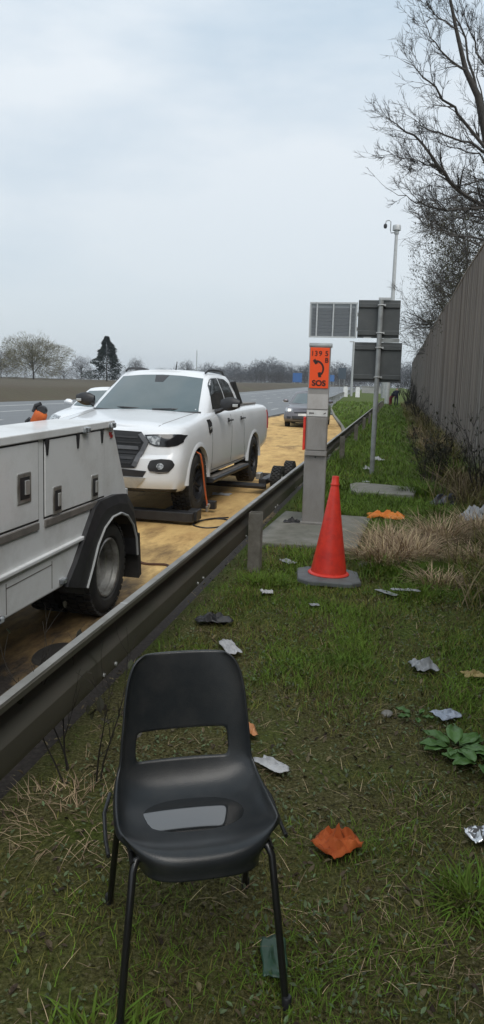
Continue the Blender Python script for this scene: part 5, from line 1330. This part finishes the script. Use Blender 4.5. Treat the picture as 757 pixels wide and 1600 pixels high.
side_tree('spreading leafless tree above the middle of the fence', (3.5, 44, 0), 11.5, 6, 3.9, .20, 1600, 24, 3, rmin=.009)
side_tree('farthest and lowest bare tree hanging over the fence', (4.2, 60, 0), 11.5, 7, 4.2, .22, 500, 18, 3, rmin=.012)
side_tree('bare tree crowded behind the fence right beside the large one', (4.0, 27, 0), 11.5, 8, 3.4, .18, 2600, 18, 3)

# ------------------------------------------------------------------ trees across the motorway
twig_grey = mat('twig_grey', (.060, .058, .060), .95, col2=(.04, .039, .04), scale=.5, isl=.25)
twig_pale = mat('twig_pale', (.19, .18, .10), .95, col2=(.10, .09, .06), scale=.5, isl=.3)
twig_brown = mat('twig_brown', (.055, .046, .040), .95, col2=(.035, .03, .026), scale=.5, isl=.3)
def far_tree(name, label, px, pytop, wpx, Y, mt, seed, pybase=598, n=1600, group=None, dens=1.0, shape='round'):
    b = at(px, pybase, Y); tp = at(px, pytop, Y); zb = farz(b.x, Y) if b.x < -26 else rise(Y)-.2
    h = tp.z-zb; w = wpx/1136*Y*1.05; r = random.Random(seed)
    T = thing(name, label, 'tree', (b.x, Y, zb), group=group); m = MB()
    P = [Vector((r.gauss(0, .01)*h, 0, h*.85*i/6)) for i in range(7)]; m.tube(P, [h*.022*(1-.8*i/6) for i in range(7)], 6)
    bl = MB()
    for k in range(16 if shape != 'conifer' else 0):
        a = r.uniform(0, 2*PI); z0 = h*r.uniform(.12, .6); e = Vector((math.cos(a)*w*.42*r.uniform(.4, 1), math.sin(a)*w*.42*r.uniform(.4, 1), h*r.uniform(.45, .95)))
        q0 = Vector((0, 0, z0)); m.tube([q0, q0.lerp(e, .5)+Vector((0, 0, -h*.02)), e], [h*.010, h*.006, h*.002], 4, caps=False)
    m.build('trunk', bark_far, T)
    V, F = [], []; s = h*.035
    for _ in range(int(n*dens)):
        if shape == 'conifer':
            t = r.random()**.75; rad = w*.5*(1-t)**.75*(.8+.25*abs(math.sin(t*9+seed)))*r.random()**.45; a = r.uniform(0, 2*PI)+0
            rad *= 1+.75*noise.noise(Vector((math.cos(a)*1.3, math.sin(a)*1.3, t*6)))
            p = Vector((math.cos(a)*rad, math.sin(a)*rad, h*(.04+.95*t))); d = Vector((math.cos(a), math.sin(a), r.uniform(-.5, .3))).normalized(); ln = s*r.uniform(.8, 1.8); wd = s*.55
        else:
            a = r.uniform(0, 2*PI); el = math.asin(r.uniform(-.97, 1)); q = r.random()**.40
            lump = 1+.38*noise.noise(Vector((math.cos(a)*1.4+seed, math.sin(a)*1.4, el*1.6)))+.15*noise.noise(Vector((math.cos(a)*4+seed, math.sin(a)*4, el*4)))
            p = Vector((math.cos(a)*math.cos(el)*w*.5*q*lump, math.sin(a)*math.cos(el)*w*.5*q*lump, h*.50+math.sin(el)*h*.49*q*lump))
            if noise.noise(p*(3.2/h*2)+Vector((seed, 0, 0))) < -.12 and r.random() < .8: continue
            d = (p-Vector((0, 0, h*.25))).normalized(); d = (d+perp(d, r)*.7).normalized(); ln = s*r.uniform(1.2, 3.0); wd = s*.17
        u = perp(d, r)*wd/2; bb = len(V); V += [tuple(p-u), tuple(p+u), tuple(p+d*ln)]; F.append((bb, bb+1, bb+2))
    soup('crown', V, F, mt, T); return T
far_tree('bare_tree', 'large pale budding tree, leftmost big crown across the motorway', 52, 524, 112, 150, twig_pale, 1, 600, 22000)
far_tree('bare_tree', 'dark bare tree at the left edge behind the pale budding one', 2, 546, 52, 165, twig_brown, 2, 600, 9000)
far_tree('bare_tree', 'small grey bare tree between the pale tree and the dark evergreen', 127, 556, 36, 190, twig_grey, 3, 599, 6000)
far_tree('evergreen_tree', 'dark pointed evergreen tree above the distant bank', 167, 525, 56, 150, mat('conifer', (.016, .028, .018), .9, col2=(.010, .016, .012), scale=1, isl=.4), 4, 600, 7500, shape='conifer')
far_tree('bare_tree', 'small round grey tree just above the left end of the pickup roof', 212, 558, 28, 230, twig_grey, 5, 596, 4500)
far_tree('bare_tree', 'small bare tree peeping over the middle of the pickup roof', 292, 562, 26, 260, twig_grey, 6, 596, 4500)
far_tree('bare_tree', 'low brown bushy tree beside the pale budding one', 100, 570, 44, 160, twig_brown, 8, 600, 6500)
far_tree('bare_tree', 'low brown bush between the evergreen and the grey tree', 142, 578, 30, 170, twig_brown, 9, 600, 4500)
# lattice mast
P = at(307, 598, 260); tp = at(307, 547, 260); T = thing('lattice_mast', 'thin distant mast above the pickup roof', 'mast', (P.x, 260, farz(P.x, 260)))
m = MB(); h = tp.z-farz(P.x, 260); m.tube([(0, 0, 0), (0, 0, h)], [.14, .10], 5)
for i in range(8): m.box((0, 0, h*(.45+.07*i)), (.9-.06*i, .1, .1))
m.build('mast', galv, T)
# distant wood
def wood(name, label, x0, x1, step, Y0, Y1, hpx, mt, seed, n=900):
    r = random.Random(seed); V, F = [], []; px = x0
    while px < x1:
        Y = r.uniform(Y0, Y1); top = 598-hpx*r.uniform(.65, 1.15)-(6 if 395 < px < 440 else 0)*1; tp = at(px, top, Y); zb = rise(Y)*(.25 if px < 330 else .6)+.3; h = tp.z-zb; w = h*r.uniform(.8, 1.2); cx = tp.x
        s = h*.04
        for k in range(5):
            q = Vector((cx+r.gauss(0, w*.06), Y, zb-1)); e = Vector((cx+r.gauss(0, w*.3), Y+r.gauss(0, 2), zb+h*.8)); u = Vector((h*.008, 0, 0)); bb = len(V); V += [tuple(q-u), tuple(q+u), tuple(e)]; F.append((bb, bb+1, bb+2))
        for _ in range(n):
            a = r.uniform(0, 2*PI); el = math.asin(r.uniform(-1, 1)); q = r.random()**.35; lump = 1+.35*noise.noise(Vector((math.cos(a)*1.4+px, math.sin(a)*1.4, el*1.6)))
            p = Vector((cx+math.cos(a)*math.cos(el)*w*.5*q*lump, Y+math.sin(a)*math.cos(el)*w*.5*q, zb+h*.50+math.sin(el)*h*.5*q*lump))
            d = (p-Vector((cx, Y, zb+h*.2))).normalized(); d = (d+perp(d, r)*.8).normalized(); u = perp(d, r)*s*.15; bb = len(V); V += [tuple(p-u), tuple(p+u), tuple(p+d*s*r.uniform(1, 2.6))]; F.append((bb, bb+1, bb+2))
        px += step*r.uniform(.6, 1.3)
    tag(soup(name, V, F, mt), label, 'wood', kind='stuff')
wood('distant_wood', 'grey-brown leafless wood along the skyline across the motorway', 318, 700, 8, 380, 520, 30, twig_grey, 31, 2200)
wood('distant_hedge', 'low brown hedge along the far bank of the motorway', -30, 330, 8, 200, 240, 12, twig_brown, 32, 1300)
wood('distant_scrub', 'low scrub at the foot of the skyline wood', 318, 560, 7, 330, 370, 13, twig_brown, 33, 1200)
wood('far_woodland', 'faint hazy wood on the far horizon', -40, 340, 11, 600, 800, 24, twig_grey, 34, 1000)
# ------------------------------------------------------------------ air
m = MB(); m.box((-100, 560, 18.2), (3400, 1300, 45.0)); 
hzm = bpy.data.materials.new('haze'); hzm.use_nodes = True; t = hzm.node_tree; t.nodes.remove(t.nodes['Principled BSDF'])
pv = t.nodes.new('ShaderNodeVolumePrincipled'); pv.inputs['Color'].default_value = (.80, .88, .97, 1); pv.inputs['Density'].default_value = .0003; pv.inputs['Anisotropy'].default_value = .2
t.links.new(pv.outputs[0], t.nodes['Material Output'].inputs['Volume'])
hb = m.build('haze', hzm); tag(hb, 'thin grey-blue haze over the far trees', 'haze', kind='stuff'); hb.display_type = 'WIRE'
